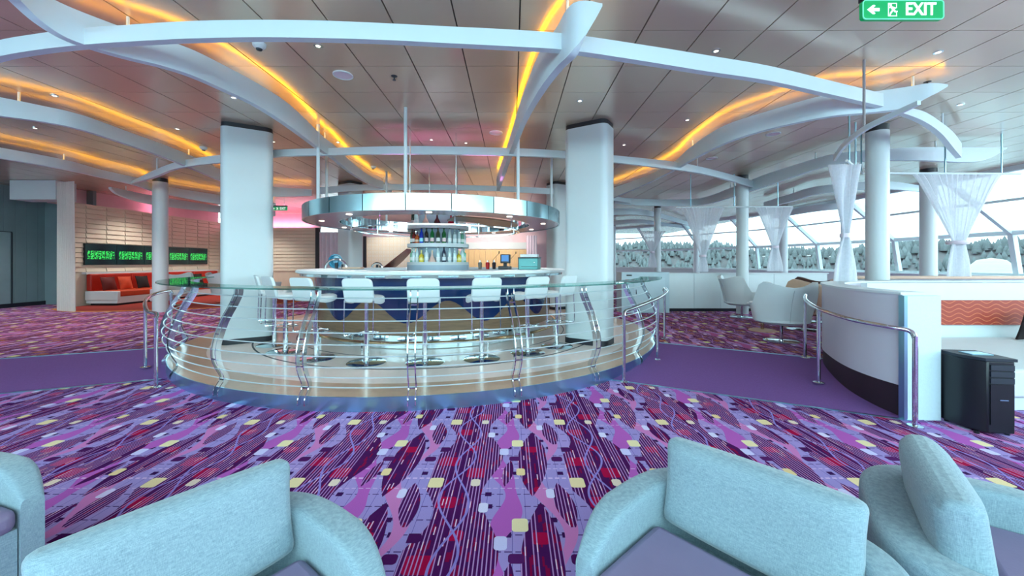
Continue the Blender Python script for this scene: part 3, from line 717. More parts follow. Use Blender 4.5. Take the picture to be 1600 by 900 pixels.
# ------------------------------------------------------------------ booth on the right: curved wall, end block, banquette
bth = thing('booth_wall', 'curved white booth wall with a dark kick strip beside the right ramp', 'partition wall', (0, 0, 0))
bp = catmull([(3.74, 3.61), (3.73, 3.88), (3.80, 4.24), (4.0, 4.70), (4.30, 5.20), (4.75, 5.62), (5.4, 5.88), (6.6, 5.95), (9.5, 5.95)], 6)
obj('panel', MB().wallpath([(x, y, .30, 1.15) for x, y in bp], .22), mat('booth_lilac', (206, 202, 212), .35, var=.02), bth)
obj('kick_strip', MB().wallpath([(x, y, 0, .30) for x, y in bp], .20), mat('kick_dark', (44, 26, 36), .5), bth)
obj('top_cap', MB().wallpath([(x, y, 1.15, 1.172) for x, y in bp], .25), M['white'], bth)
eb = thing('booth_end_block', 'pale textured end block of the booth wall beside the black loudspeaker', 'partition wall', (3.775, 3.57, 0))
bevel(obj('block', MB().box((0, 0, .572), (.31, .05, 1.144)), mat('textured_white', (206, 226, 234), .6, var=.06, scale=40, bump=.4, bscale=120), eb), .004)
obj('steel_edge', MB().box((-.17, .0, .572), (.03, .054, 1.146)), M['steel'], eb)
bq = thing('booth_banquette', 'white booth bench with an orange patterned back panel', 'banquette', (0, 0, 0))
obj('back_panel', MB().box((7.3, 5.50, .72), (4.6, .10, .88)), M['white_l'], bq)
def wave_orange():
    m, nt, b = newmat('orange_wave_quilt'); E.nt = nt
    tc = nt.nodes.new('ShaderNodeTexCoord'); sp = nt.nodes.new('ShaderNodeSeparateXYZ'); nt.links.new(tc.outputs['Object'], sp.inputs[0])
    x, z = E(sp.outputs[0]), E(sp.outputs[2])
    q = ((z+((x*24.0).sin())*.025)*16.0).fract()
    ln = (q-.5).abs().lt(.10)
    nt.links.new(mixc((158, 50, 26), (200, 100, 60), ln), b.inputs['Base Color']); b.inputs['Roughness'].default_value = .5
    bp_ = nt.nodes.new('ShaderNodeBump'); bp_.inputs['Strength'].default_value = .5; bp_.inputs['Distance'].default_value = .01
    nt.links.new(ln.s, bp_.inputs['Height']); nt.links.new(bp_.outputs[0], b.inputs['Normal']); return m
obj('back_cushion', MB().box((7.3, 5.43, .75), (4.5, .08, .34)), wave_orange(), bq, label='orange quilted back cushion')
obj('seat_base', MB().prism([(4.06, 3.80), (4.10, 4.25), (4.30, 4.65), (4.60, 5.06), (5.0, 5.36), (9.6, 5.36), (9.6, 3.80)], 0, .12), M['white_l'], bq); bevel(obj('seat_cushion', MB().prism([(4.02, 3.75), (4.06, 4.25), (4.26, 4.68), (4.56, 5.10), (4.95, 5.42), (9.7, 5.42), (9.7, 3.75)], .13, .41), M['white_l'], bq), .03)

# ------------------------------------------------------------------ loudspeaker
sp_ = thing('loudspeaker', 'black floor-standing loudspeaker case in front of the white booth', 'loudspeaker', (4.07, 3.40, 0), math.radians(-8))
bevel(obj('cabinet', MB().prism([(-.145, .17), (-.145, -.02), (-.10, -.12), (-.06, -.165), (.135, -.165), (.145, -.12), (.145, .17)], .02, .62), M['black'], sp_), .008)
obj('lid', MB().prism([(-.14, .175), (-.15, -.02), (-.07, -.16), (.15, -.17), (.155, .175)], .62, .645), M['black2'], sp_)
obj('top_recess', MB().box((.02, .02, .648), (.16, .12, .008)), M['steel'], sp_)
for k in range(3): obj('front_slat', MB().box((.04, -.169, .57-.055*k), (.17, .012, .045)), M['black2'], sp_)
obj('front_grille', MB().box((.04, -.168, .26), (.17, .008, .34)), M['black'], sp_)
obj('logo_plate', MB().box((.05, -.174, .30), (.06, .004, .008)), M['steel'], sp_)
obj('side_handle', MB().box((.150, -.10, .36), (.012, .03, .26)), M['steel'], sp_)
for x in (-.11, .11):
    for y in (-.13, .13): obj('foot', MB().cyl((x, y, 0), .018, 0, .022, 8), M['black'], sp_)

# ------------------------------------------------------------------ foreground armchairs
def make_armchair():
    t = thing('armchair', 'x', 'armchair', (0, 0, 0), 0, 'pale blue lounge armchairs')      # front = -y
    # D-shaped tub: outer outline, inner outline (u goes from right front end round the back to the left front end)
    outer, inner = [], []
    n = 40
    for i in range(n+1):
        a = PI*i/n          # 0 right .. pi left
        sx, sy = math.cos(a), math.sin(a)
        e = .55
        X = .440*math.copysign(abs(sx)**e, sx); Y = -.06+.48*abs(sy)**.62
        outer.append((X, Y))
        Xi = .315*math.copysign(abs(sx)**.35, sx); Yi = -.06+.315*abs(sy)**.30
        inner.append((Xi, Yi))
    fr_o = [(.436-.05*(1-math.cos(k/6*PI/2)), -.06-.24*(k/6)) for k in range(1, 7)]; fr_i = [(.315, -.06-.24*k/6) for k in range(1, 7)]
    outer = list(reversed(fr_o))+outer+[(-x, y) for x, y in fr_o]; inner = list(reversed(fr_i))+inner+[(-x, y) for x, y in fr_i]
    N = len(outer); prof_n = 14; b = MB(); grid = []
    for i in range(N):
        ox, oy = outer[i]; ix, iy = inner[i]
        drop = .0
        endk = min(i, N-1-i)
        if endk < 6: drop = .10*(1-endk/6)**2
        zt = .545-drop
        row = [(ox*.955, oy*.955, .07), (ox, oy, .12), (ox, oy, .30)]
        for k in range(prof_n+1):
            u = k/prof_n; a = PI*u; cs = math.cos(a); sn = math.sin(a)
            w = .5-.5*math.copysign(abs(cs)**.42, cs)
            row.append((ox+(ix-ox)*w, oy+(iy-oy)*w, zt-.055+.043*sn**.42+.012*sn))
        row.append((ix, iy, .30)); row.append((ix, iy, .07)); grid.append(row)
    b.sheet(grid)
    for r in (0, N-1): b.add(grid[r], [tuple(range(len(grid[r])))])
    obj('tub', b, M['fabric'], t, smooth=55)
    # piping seams on the tub
    obj('piping', MB().tube([(x*1.004, y*1.004, .125) for x, y in outer], .0045, 6), mat('piping_blue', (92, 130, 146), .9), t)
    obj('seat_platform', MB().prism([(x*1.0, y) for x, y in [(.31, -.29), (.31, .22), (-.31, .22), (-.31, -.29)]], .10, .33), M['fabric'], t)
    sc = obj('seat_cushion', MB().box((0, -.105, .375), (.615, .41, .10)), M['seat'], t); bevel(sc, .035, 4)
    # back cushion, slightly wedge shaped and leaning
    T = Matrix.Translation((0, .185, .40)) @ Matrix.Rotation(math.radians(-7), 4, 'X')
    cb = MB(); g1 = []; nu, nv = 14, 10
    for s in (-1, 1):
        g = []
        for j in range(nv+1):
            v = j/nv; row = []
            for i in range(nu+1):
                u = i/nu*2-1
                puff = (1-abs(u)**6)*(1-abs(2*v-1)**8)
                hw = .311-.010*(1-(2*v-1)**2)
                row.append((u*hw, s*(.045+.030*puff), v*.325+.006*(1-u*u)*(2*v-1)))
            g.append(row if s < 0 else list(reversed(row)))
        cb.sheet([[tuple(T @ Vector(p)) for p in r] for r in g]); g1.append(g)
    fa, fb = g1[0], [list(reversed(r)) for r in g1[1]]
    def edge(A_, B_):
        for k in range(len(A_)-1): cb.add([tuple(T @ Vector(p)) for p in (A_[k], A_[k+1], B_[k+1], B_[k])], [(0, 1, 2, 3)])
    edge(fa[0], fb[0]); edge(fa[-1], fb[-1]); edge([r[0] for r in fa], [r[0] for r in fb]); edge([r[-1] for r in fa], [r[-1] for r in fb])
    bc = obj('back_cushion', cb, M['fabric'], t, smooth=50); bevel(bc, .03, 4)
    for x in (-.33, .33):
        for y in (-.22, .28): obj('foot', MB().cyl((x, y, 0), .02, 0, .075, 8), M['dark'], t)
    return t
ac = make_armchair()
def place_chair(first, x, y, fx, fy, lb):
    rz = math.atan2(fy, fx)+PI/2
    if first: ac.location = (x, y, 0); ac.rotation_euler = (0, 0, rz); ac['label'] = lb; return ac
    return dup(ac, (x, y, 0), rz, lb)
place_chair(True, .70, 1.245, -.75, -.66, 'pale blue armchair right of centre in the foreground, mauve seat showing')
place_chair(False, -.845, 1.065, .80, -.60, 'pale blue armchair at the lower left, large back cushion filling the corner')
place_chair(False, 1.71, 1.27, .79, -.61, 'pale blue armchair at the lower right corner, seen from behind its cushion')
place_chair(False, -2.45, 1.42, .95, -.30, 'pale blue armchair cut off by the left edge, only its rounded arm in view')

# ------------------------------------------------------------------ swivel tub chairs
def make_tub(name, m, label, loc, rz, grp='white swivel tub chairs'):
    t = thing(name, label, 'armchair', loc, rz, grp)              # front = -y
    g = []; n = 32
    for i in range(n+1):
        a = -PI*.86+2*PI*.86*i/n          # 0 = back
        sx, cy = math.sin(a), math.cos(a)
        back = max(0, cy); 
        top = .64+.37*min(1, max(0, (cy-.30)/.28))**.8
        if cy > .58: top -= .09*math.cos((a/.95)*PI/2)**2
        row = []
        for k in range(7):
            v = k/6; z = .34+(top-.34)*v
            r = .385+.06*v+.06*v*back*v
            row.append((sx*r*1.05, cy*(r*.95+.06*v*back), z))
        g.append(row)
    b = MB().sheet(g); gi = [[(x*.86, y*.86+(.0), z if k else z+.0) for k, (x, y, z) in enumerate(r)] for r in g]
    b.sheet([list(reversed(r)) for r in gi])
    for i in range(n):
        b.add([g[i][6], g[i+1][6], gi[i+1][6], gi[i][6]], [(0, 1, 2, 3)]); b.add([g[i][0], g[i+1][0], gi[i+1][0], gi[i][0]], [(0, 1, 2, 3)])
    for i in (0, n):
        for k in range(6): b.add([g[i][k], g[i][k+1], gi[i][k+1], gi[i][k]], [(0, 1, 2, 3)])
    obj('shell', b, m, t, smooth=50)
    obj('seat_pad', MB().lathe([(0, .33), (.32, .30), (.405, .345), (.39, .42), (.32, .45), (0, .455)], 28, (0, -.02, 0)), m, t)
    obj('stem', MB().cyl((0, 0, 0), .028, .01, .34, 12), M['chrome'], t)
    obj('base_disc', MB().lathe([(0, 0), (.26, 0), (.262, .006), (.24, .014), (.03, .022), (0, .022)], 32), M['mirror'], t)
    obj('back_seam', MB().tube([(-.06*0+.02, .385*.95+.012+.10*(v/6)**2+.055*v/6, .36+.52*v/6) for v in range(7)], .004, 5), mat('seam_grey', (170, 180, 184), .6), t)
    return t
c0 = make_tub('swivel_chair', M['white_l'], 'white swivel tub chair with its back to the view, by the right handrail', (4.52, 6.50, FZ), math.radians(166))
dup(c0, (5.55, 9.35, FZ), math.radians(95), 'white swivel tub chair seen from the side, facing right before the low wall')
for i, (x, y, r, lb) in enumerate(((-10.35, 11.9, 40, 'white swivel tub chair left of the round column by the banquette'), (-9.0, 12.2, 150, 'white swivel tub chair right of the round column, on the red carpet'), (-8.3, 13.2, 120, 'white swivel tub chair nearest the front left column, on the red carpet'))):
    dup(c0, (x, y, FZ+.007), math.radians(r), lb, 'white tub chairs on the red carpet')
make_tub('swivel_chair', M['tan'], 'tan tub chair behind the white swivel chairs on the right', (5.72, 7.62, FZ), math.radians(175), 'tan and brown tub chairs')
make_tub('swivel_chair', M['brown'], 'dark brown tub chair beyond the curved booth wall', (6.78, 8.62, FZ), math.radians(150), 'tan and brown tub chairs')
make_tub('swivel_chair', M['brown'], 'dark brown tub chair right of the nearest round column', (7.22, 7.22, FZ), math.radians(120), 'tan and brown tub chairs')
tb = thing('side_table', 'low round table with a tan disc base by the white swivel chair', 'table', (4.85, 7.5, FZ))
obj('table_top', MB().lathe([(0, .50), (.26, .50), (.27, .51), (.26, .525), (0, .525)], 32), M['white'], tb); obj('stem', MB().cyl((0, 0, 0), .03, .02, .50, 12), M['gold'], tb); obj('base_disc', MB().lathe([(0, 0), (.24, 0), (.22, .02), (0, .03)], 28), M['tan'], tb)

# ------------------------------------------------------------------ walls
WX = -13.05
wl = struct('wall_left', MB().box((WX-.06, 14.4, 1.66), (.1, 6.4, 3.10)), M['tile'], 'wall of cream relief tiles behind the video screens', 0)
def relief(w, h, d):
    return MB().add([(0, -w/2, 0), (0, w/2, 0), (0, w/2, h), (0, -w/2, h), (d, -w/2, .02), (d*.55, w/2, .015), (.004, w/2, h), (.012, -w/2, h)],
                    [(3, 2, 1, 0), (4, 5, 6, 7), (0, 1, 5, 4), (1, 2, 6, 5), (2, 3, 7, 6), (3, 0, 4, 7)]).mesh('relief_tile', M['tile'], 0)
ta = relief(.588, .146, .05)
for i in range(10):
    for j in range(14):
        z = 1.14+.15*j; y = 11.55+.6*i
        if 1.30 < z+.14 and z < 2.05 and 11.7 < y < 16.9-.2 and z+.146 > 1.36 and z < 2.04: continue
        link('tile', ta, wl, (WX-.01, y, z))
wb_ = struct('wall_back_left', MB().box((-10.9, 17.42, 1.55), (4.2, .1, 2.9)), M['tile'], 'wall of cream relief tiles seen between the left columns', 0)
for i in range(7):
    for j in range(13):
        o = link('tile', ta, wb_, (-12.7+.6*i, 17.37, 1.05+.15*j), -PI/2)
struct('trim_6', MB().box((-8.72, 17.4, 1.55), (.16, .16, 2.9)), M['dark'], smooth=0)
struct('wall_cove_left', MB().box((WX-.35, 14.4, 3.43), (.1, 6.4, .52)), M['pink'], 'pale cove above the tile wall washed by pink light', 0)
struct('trim_7', MB().box((WX-.15, 14.4, 3.20), (.4, 6.4, .03)), M['tile'], smooth=0)
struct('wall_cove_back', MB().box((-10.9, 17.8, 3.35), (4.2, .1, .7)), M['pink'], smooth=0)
struct('wall_grey', MB().box((-14.72, 9.0, 1.85), (.1, 12, 3.69)), M['grey_wall'], 'dark grey panelled wall at the far left', 0)
struct('wall_grey_return', MB().box((-13.95, 12.2, 1.85), (1.6, .1, 3.69)), M['grey_wall'], smooth=0)
dr = struct('door_1', MB().box((-14.655, 10.55, FZ+1.1), (.03, 1.5, 2.2)), mat('door_grey', (134, 156, 160), .5, var=.1, scale=4), 'grey flush door in the panelled wall', 0)
for k in range(-22, 22): obj('panel_board', MB().box((-14.668, 9.0+.27*k+.135, 1.85), (.012, .262, 3.6)), M['grey_wall'], bpy.data.objects['wall_grey'], smooth=0)
obj('door_handle', MB().cyl((-14.62, 9.92, 0), .03, 1.18, 1.24, 10), M['chrome'], dr)
for y in (9.75, 11.35): obj('door_gap', MB().box((-14.66, y, FZ+1.1), (.02, .02, 2.2)), M['dark'], dr)
obj('door_gap', MB().box((-14.66, 10.55, FZ+2.21), (.02, 1.6, .02)), M['dark'], dr)
struct('baseboard_left', MB().box((-14.65, 9.0, FZ+.06), (.04, 12, .12)), M['dark'], smooth=0)
struct('wall_left_near', MB().box((-14.98, -.2, 1.85), (.1, 6.4, 3.69)), M['white'], smooth=0)
bh = struct('trim_8', MB().box((-13.0, 10.75, 3.42), (1.25, .5, .52)), M['white'], 'white bulkhead box beside the beaded curtain', 0)

# five video screens
sc_ = MB().box((0, 0, 0), (.05, .945, .66)).mesh('screen_case', M['black'], 0); sg = MB().box((.028, 0, 0), (.004, .925, .64)).mesh('screen_glass', M['screen'], 0)
for i in range(5):
    t = thing('video_screen', 'black video screen with green picture, '+('nearest of five on the tile wall', 'second of five on the tile wall', 'middle of five on the tile wall', 'fourth of five, right of the round column', 'farthest of five on the tile wall')[i], 'screen', (WX+.03, 12.25+.95*i, 1.70), 0, 'row of video screens')
    link('case', sc_, t); link('display', sg, t)

# orange banquette under the screens
bn = thing('banquette', 'long red and orange leather banquette with a white base along the tile wall', 'sofa', (WX, 0, FZ))
obj('base', MB().box((.55, 14.4, .17), (.95, 5.2, .2)), M['white_l'], bn); obj('plinth', MB().box((.5, 14.4, .04), (.8, 5.0, .07)), M['dark'], bn)
bevel(obj('end_panel', MB().box((.55, 11.83, .30), (1.0, .10, .28)), M['white_l'], bn), .02)
for i in range(4): bevel(obj('seat_cushion', MB().box((.58, 12.45+1.28*i, .36), (.92, 1.26, .18)), M['orange'], bn), .04, 3)
for i in range(4): bevel(obj('back_cushion', MB().box((.12, 12.45+1.28*i, .70), (.16, 1.26, .52)), M['red'], bn), .04, 3)
obj('back_rail', MB().box((.06, 14.4, .99), (.14, 5.3, .06)), M['white'], bn)
def cushion(label, loc, rz, m):
    T = Matrix.Rotation(math.radians(-14), 4, 'X'); b = MB(); gs = []
    for s in (-1, 1):
        g = [[(u*.05*4.2*(1-.05*(1-v*v)), s*(.012+.07*(1-u*u)*(1-v*v)), .21+v*.21*(1-.05*(1-u*u))) for u in [k/4-1 for k in range(9)]] for v in [k/4-1 for k in range(9)]]
        b.sheet([[tuple(T @ Vector(p)) for p in (r if s < 0 else list(reversed(r)))] for r in g]); gs.append(g)
    A_, B_ = gs
    for k in range(8):
        for q in ((A_[0][k], A_[0][k+1], B_[0][k+1], B_[0][k]), (A_[8][k], A_[8][k+1], B_[8][k+1], B_[8][k]), (A_[k][0], A_[k+1][0], B_[k+1][0], B_[k][0]), (A_[k][8], A_[k+1][8], B_[k+1][8], B_[k][8])):
            b.add([tuple(T @ Vector(p)) for p in q], [(0, 1, 2, 3)])
    return tag(obj('throw_cushion', b, m, None, loc, rz, 60), label, 'cushion', 'cushions on the orange banquette')
cushion('dark red cushion at the near end of the banquette', (WX+.50, 12.1, FZ+.455), PI/2, mat('dark_red_fabric', (92, 10, 8), .7))
cushion('orange cushion beside the dark red one on the banquette', (WX+.50, 12.62, FZ+.455), PI/2, M['orange'])
cushion('black cushion in the middle of the banquette', (WX+.46, 13.25, FZ+.455), PI/2, M['blackc'])
cushion('black cushion behind the round column on the banquette', (WX+.46, 15.6, FZ+.455), PI/2, M['blackc'])
cb_ = cushion('black cushion leaning on the orange booth back at the right edge', (6.98, 5.20, .415), PI, M['blackc']); del cb_['group']
ot = thing('ottoman', 'grey cube footstool in front of the banquette', 'footstool', (-11.35, 12.6, FZ+.007))
bevel(obj('body', MB().box((0, 0, .26), (.46, .46, .38)), M['drape'], ot), .02)
for x in (-.16, .16):
    for y in (-.16, .16): obj('foot', MB().cyl((x, y, 0), .02, 0, .08, 8), M['chrome'], ot)
lt = thing('side_table', 'low dark table with a green top beside the round column', 'table', (-9.6, 12.9, FZ+.007))
obj('table_top', MB().lathe([(0, .47), (.34, .47), (.34, .50), (0, .50)], 28), mat('green_top', (60, 150, 100), .1, coat=.6), lt); obj('stem', MB().cyl((0, 0, 0), .03, .02, .47, 10), M['chrome'], lt); obj('base_disc', MB().cyl((0, 0, 0), .22, 0, .02, 24), M['chrome'], lt)

# curtains -------------------------------------------------------------------
def drape(name, label, a, b, z0, z1, n, amp, m, flare=0, grp=None):
    a, b = Vector(a), Vector(b); d = (b-a); L = d.length; d.normalize(); nn = Vector((-d.y, d.x)); g = []
    for j in range(9):
        v = j/8; row = []
        for i in range(n*6+1):
            u = i/(n*6); w = 1-flare*math.sin(PI*v)**1.0*.0+flare*(1-v)
            q = a+d*(L*((u-.5)*w+.5))+nn*(amp*math.sin(2*PI*n*u)*(1+.4*math.sin(3*u+v)))
            row.append((q.x, q.y, z0+(z1-z0)*v))
        g.append(row)
    return tag(obj(name, MB().sheet(g), m, None, smooth=70), label, 'curtain', grp)
drape('beaded_curtain', 'tall white beaded curtain hanging left of the tile wall', (-12.36, 10.55), (-11.70, 10.35), FZ+.01, 3.62, 9, .04, M['bead'], .12)
drape('stage_drape', 'pale pleated drape right of the dark wall post behind the bar', (-8.6, 17.3), (-6.9, 17.3), FZ+.01, 2.80, 9, .06, M['drape'])
drape('stage_drape', 'pink lit drape at the right end of the oak stage wall', (.75, 20.2), (1.3, 20.2), FZ+.01, 2.85, 4, .05, M['drape'])
def tied(label, c, zt, zp, zb, wt, wp, wb2, yaw=0, n=13):
    """sheer curtain gathered by a tie: c = plan centre of the pinch, widths at top, tie and hem"""
    g = []; rows = 22
    for j in range(rows+1):
        v = j/rows
        if v < .62: z = zt+(zp-zt)*(v/.62); s = v/.62; w = wt+(wp-wt)*(s**.85)
        else: z = zp+(zb-zp)*((v-.62)/.38); s = (v-.62)/.38; w = wp+(wb2-wp)*math.sin(s*PI/2)**.9
        amp = .035*(.5+.5*min(1, w/wt)); row = []
        for i in range(n*6+1):
            u = i/(n*6)*2-1
            x = u*w/2; y = amp*math.sin(n*PI*u+.5*math.sin(7*u))+.02*math.sin(5*u+4*v)+(1-abs(u))*0+.03*(1-w/wt)*math.cos(3*u)
            row.append((x, y, z))
        g.append(row)
    t = thing('tied_curtain', label, 'curtain', (c[0], c[1], 0), yaw, 'sheer tied curtains')
    obj('cloth', MB().sheet(g), M['sheer'], t, smooth=75)
    obj('tie_band', MB().lathe([(wp*.56, zp-.03), (wp*.60, zp), (wp*.56, zp+.03)], 20), M['drape'], t)
    return t
def tie_px(label, Y, xt0, xt1, xp, xb0, xb1, yt, yp, yb, wp=10, yaw=0):
    zf = lambda y: H+(CY-y)/F*Y
    k = Y/F; c = ((xp-CX)*k, Y)
    return tied(label, c, zf(yt), zf(yp), zf(yb), (xt1-xt0)*k, wp*k, (xb1-xb0)*k, yaw)
tie_px('wide sheer white curtain tied in the middle, nearest the right edge', 6.75, 1428, 1562, 1496, 1474, 1514, 273, 379, 432, 22)
tie_px('narrow sheer white curtain tied in the middle, left of the nearest round column', 5.75, 1298, 1346, 1320, 1300, 1338, 257, 368, 440, 11)
tie_px('sheer white tied curtain behind the white swivel armchair with its back to us', 9.8, 1178, 1236, 1210, 1198, 1224, 324, 386, 424, 10)
tie_px('sheer white tied curtain left of the round column behind the low wall', 9.9, 1063, 1131, 1098, 1090, 1106, 324, 400, 425, 9)
tie_px('small far sheer white tied curtain beside the distant round column', 15.0, 998, 1040, 1019, 1012, 1026, 361, 394, 418, 6)
for i, (a, b, z, lb) in enumerate((((5.0, 5.78), (6.0, 6.62), 2.97, 'white curtain rail left of the nearest round column'), ((6.2, 6.72), (8.9, 6.78), 3.0, 'white curtain rail above the wide sheer curtain'), ((4.2, 9.9), (7.1, 9.8), 2.86, 'white curtain rail above the two middle sheer curtains'))):
    q = thing('curtain_rail', lb, 'curtain rail', (0, 0, 0)); n_ = 8
    obj('tube', MB().tube([(a[0]+(b[0]-a[0])*k/n_, a[1]+(b[1]-a[1])*k/n_, z) for k in range(n_+1)], .02, 8), M['white'], q)
    for k in (1, 4, 7): obj('drop_rod', MB().cyl((a[0]+(b[0]-a[0])*k/n_, a[1]+(b[1]-a[1])*k/n_, 0), .012, z, CEIL, 6), M['steel'], q)

# low white walls on the right --------------------------------------------------
lw = thing('low_wall', 'low white panelled wall behind the white swivel chairs', 'partition wall', (0, 0, FZ))
for i in range(6): obj('panel', MB().box((4.55+.72*i, 10.55, .545), (.712, .20, .93)), M['white_l'], lw)
obj('kick_strip', MB().box((6.35, 10.56, .045), (4.3, .17, .09)), M['dark'], lw); obj('top_cap', MB().box((6.35, 10.55, 1.022), (4.36, .26, .025)), M['white'], lw)
lc = thing('service_cabinet', 'pale blue service cabinet with small notices, right of the bar', 'cabinet', (3.05, 10.2, FZ))
obj('body', MB().box((.45, .2, .53), (1.25, .5, 1.06)), mat('pale_blue_paint', (186, 208, 216), .4), lc)
dr_ = obj('door', MB().box((.55, -.057, .50), (.82, .015, .80)), mat('pale_blue_door', (192, 214, 222), .35), lc)
obj('handle', MB().box((.2, -.07, .55), (.02, .02, .12)), M['chrome'], dr_)
obj('notice', MB().box((.02, -.053, .98), (.14, .006, .035)), M['dark'], lc); obj('notice', MB().box((-.03, -.053, .84), (.10, .006, .07)), mat('notice_red', (196, 70, 60), .5), lc); obj('notice', MB().box((.12, -.053, .86), (.12, .006, .035)), mat('notice_red2', (196, 110, 110), .5), lc)
lw2 = thing('low_wall', 'low tan shelf wall behind the booth, below the wide sheer curtain', 'partition wall', (0, 0, FZ))
obj('panel', MB().box((10.0, 7.9, .50), (6.4, .2, 1.0)), M['white_l'], lw2); obj('top_cap', MB().box((10.0, 7.85, 1.02), (6.4, .34, .05)), M['tan'], lw2)
for i, (x, y, m, lb) in enumerate(((3.0, 16.2, M['red'], 'dark red lounge chair far behind the service cabinet'), (3.9, 17.6, M['orange'], 'orange lounge chair far behind the service cabinet'))):
    make_tub('lounge_chair', m, lb, (x, y, FZ), math.radians(60+70*i), 'far coloured lounge chairs')

# back wall with stage --------------------------------------------------------------
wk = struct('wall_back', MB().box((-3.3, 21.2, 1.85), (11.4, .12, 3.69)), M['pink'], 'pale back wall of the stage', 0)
for i in range(13): obj('oak_plank', MB().box((-2.5+.30*i, 21.11, 1.15), (.29, .05, 2.0)), M['oak'], wk, smooth=0)
obj('white_band', MB().box((-.7, 21.10, 2.36), (3.95, .05, .36)), M['white'], wk)
lat = struct('wall_lattice', MB().box((-6.2, 20.0, 1.45), (2.6, .08, 2.6)), M['tile'], 'cream lattice screen behind the piano', 0)
lm_ = MB().ring(.055, .075, -.03, .0, 4, a0=PI/4, a1=PI/4+2*PI).mesh('lattice_cell', M['white'], 0)
for i in range(13):
    for j in range(13):
        o = link('lattice_cell', lm_, lat, (-7.35+.19*i, 19.95, .45+.19*j)); o.rotation_euler = (PI/2, 0, 0)
struct('trim_9', MB().box((-7.6, 20.0, 1.45), (.14, .14, 2.7)), M['dark'], smooth=0)
struct('trim_10', MB().box((-4.55, 19.9, 1.3), (.10, .10, 2.3)), M['dark'], smooth=0)
struct('wall_right_stage', MB().box((2.35, 21.0, 1.85), (.5, .5, 3.69)), M['grey_wall'], smooth=0)
pn = thing('grand_piano', 'red mahogany grand piano with its lid raised, behind the bar', 'piano', (-5.0, 17.6, FZ))
PO = [(-.75, -.7), (.75, -.7), (.75, .1), (.55, .5), (.25, .75), (-.1, 1.0), (-.5, 1.1), (-.75, .9)]
obj('case', MB().prism(PO, .66, .98), M['mahog'], pn); obj('keyboard', MB().box((0, -.78, .74), (1.3, .18, .06)), M['white'], pn)
obj('lid', MB().prism(PO, 0, .03, T=Matrix.Translation((-.75, 0, .98)) @ Matrix.Rotation(math.radians(-38), 4, 'Y') @ Matrix.Translation((.75, 0, 0))), M['mahog'], pn)
for x, y in ((-.6, -.5), (.6, -.5), (-.35, .8)): obj('leg', MB().cyl((x, y, 0), .05, 0, .67, 10), M['mahog'], pn)
for i, (x, y, lb) in enumerate(((-.9, 18.4, 'microphone stand left of the oak stage wall'), (-.1, 19.0, 'microphone stand in front of the oak stage wall'))):
    t = thing('microphone_stand', lb, 'microphone stand', (x, y, FZ), 0, 'microphone stands'); obj('pole', MB().cyl((0, 0, 0), .012, .02, 1.45, 8), M['black'], t)
    obj('boom', MB().tube([(0, 0, 1.45), (.28, -.05, 1.75)], .009, 6), M['black'], t); obj('microphone', MB().lathe([(0, -.05), (.018, -.04), (.025, .05), (0, .08)], 10, (.29, -.05, 1.78)), M['black2'], t)
    obj('base_disc', MB().cyl((0, 0, 0), .15, 0, .022, 18), M['black'], t)

# ------------------------------------------------------------------ window front (side, bow and rear) 
path = [(-14.9, -3.3), (-12, -3.3), (-9, -3.3), (-6, -3.3), (-3, -3.3), (0, -3.3), (3, -3.3), (6, -3.3), (9, -3.3), (13.6, -3.3), (13.6, .8), (13.6, 4.0), (13.6, 7.2), (13.6, 10.4), (13.6, 13.6), (13.4, 16.8), (12.7, 19.9), (11.2, 22.8), (9.2, 25.4), (6.6, 27.6), (3.6, 29.2), (.4, 30.0)]
ZS, ZM, ZT = 1.10, 2.24, 3.64
def inward(i):
    a, b = Vector(path[i]), Vector(path[i+1]); d = (b-a).normalized(); return Vector((-d.y, d.x))
def norm_at(k):
    if k == 0: return inward(0)
    if k == len(path)-1: return inward(k-1)
    v = inward(k-1)+inward(k); v.normalize(); c = v.dot(inward(k)); return v/max(.5, c)
for i in range(len(path)-1):
    a, b = Vector(path[i]), Vector(path[i+1]); na, nb = norm_at(i), norm_at(i+1)
    lean = 1.75
    def pt(base, nn, off, z): q = base+nn*off; return Vector((q.x, q.y, z))
    A0, B0 = pt(a, na, 0, ZS), pt(b, nb, 0, ZS); A1, B1 = pt(a, na, .18, ZM), pt(b, nb, .18, ZM); A2, B2 = pt(a, na, .18+lean, ZT), pt(b, nb, .18+lean, ZT)
    fr_ = MB()
    for p, q, r in ((A0, B0, .07), (A1, B1, .085), (A2, B2, .10), (A0, A1, .085), (A1, A2, .085), (B1, B2, .03), (B0, B1, .03)): fr_.tube([p, q], r, 4)
    if True:
        am, bm_ = A1.lerp(A2, .55), B1.lerp(B2, .55); fr_.tube([am, bm_], .045, 4)
    w_ = obj('window_%d' % (i+1), fr_, M['white'], None, smooth=0); w_['kind'] = 'structure'
    for c4 in ((A0, B0, B1, A1), (A1, B1, B2, A2)):
        nrm = (c4[1]-c4[0]).cross(c4[2]-c4[0]).normalized()*.006
        obj('pane', MB().add([p-nrm for p in c4]+[p+nrm for p in c4], [(3, 2, 1, 0), (4, 5, 6, 7), (0, 1, 5, 4), (1, 2, 6, 5), (2, 3, 7, 6), (3, 0, 4, 7)]), M['glass'], w_, smooth=0)
    wall = MB(); i0, i1 = pt(a, na, .0, 0), pt(b, nb, 0, 0)
    z0 = 0 if b.y < 6.5 else FZ
    wall.wallpath([(a.x, a.y, -.05, ZS-.03), (b.x, b.y, -.05, ZS-.03)], .12)
    obj('sill', MB().wallpath([(a.x+na.x*.12, a.y+na.y*.12, ZS-.05, ZS-.01), (b.x+nb.x*.12, b.y+nb.y*.12, ZS-.05, ZS-.01)], .42), M['white'], w_, smooth=0)
    obj('apron_wall', wall, M['white'], w_, smooth=0)

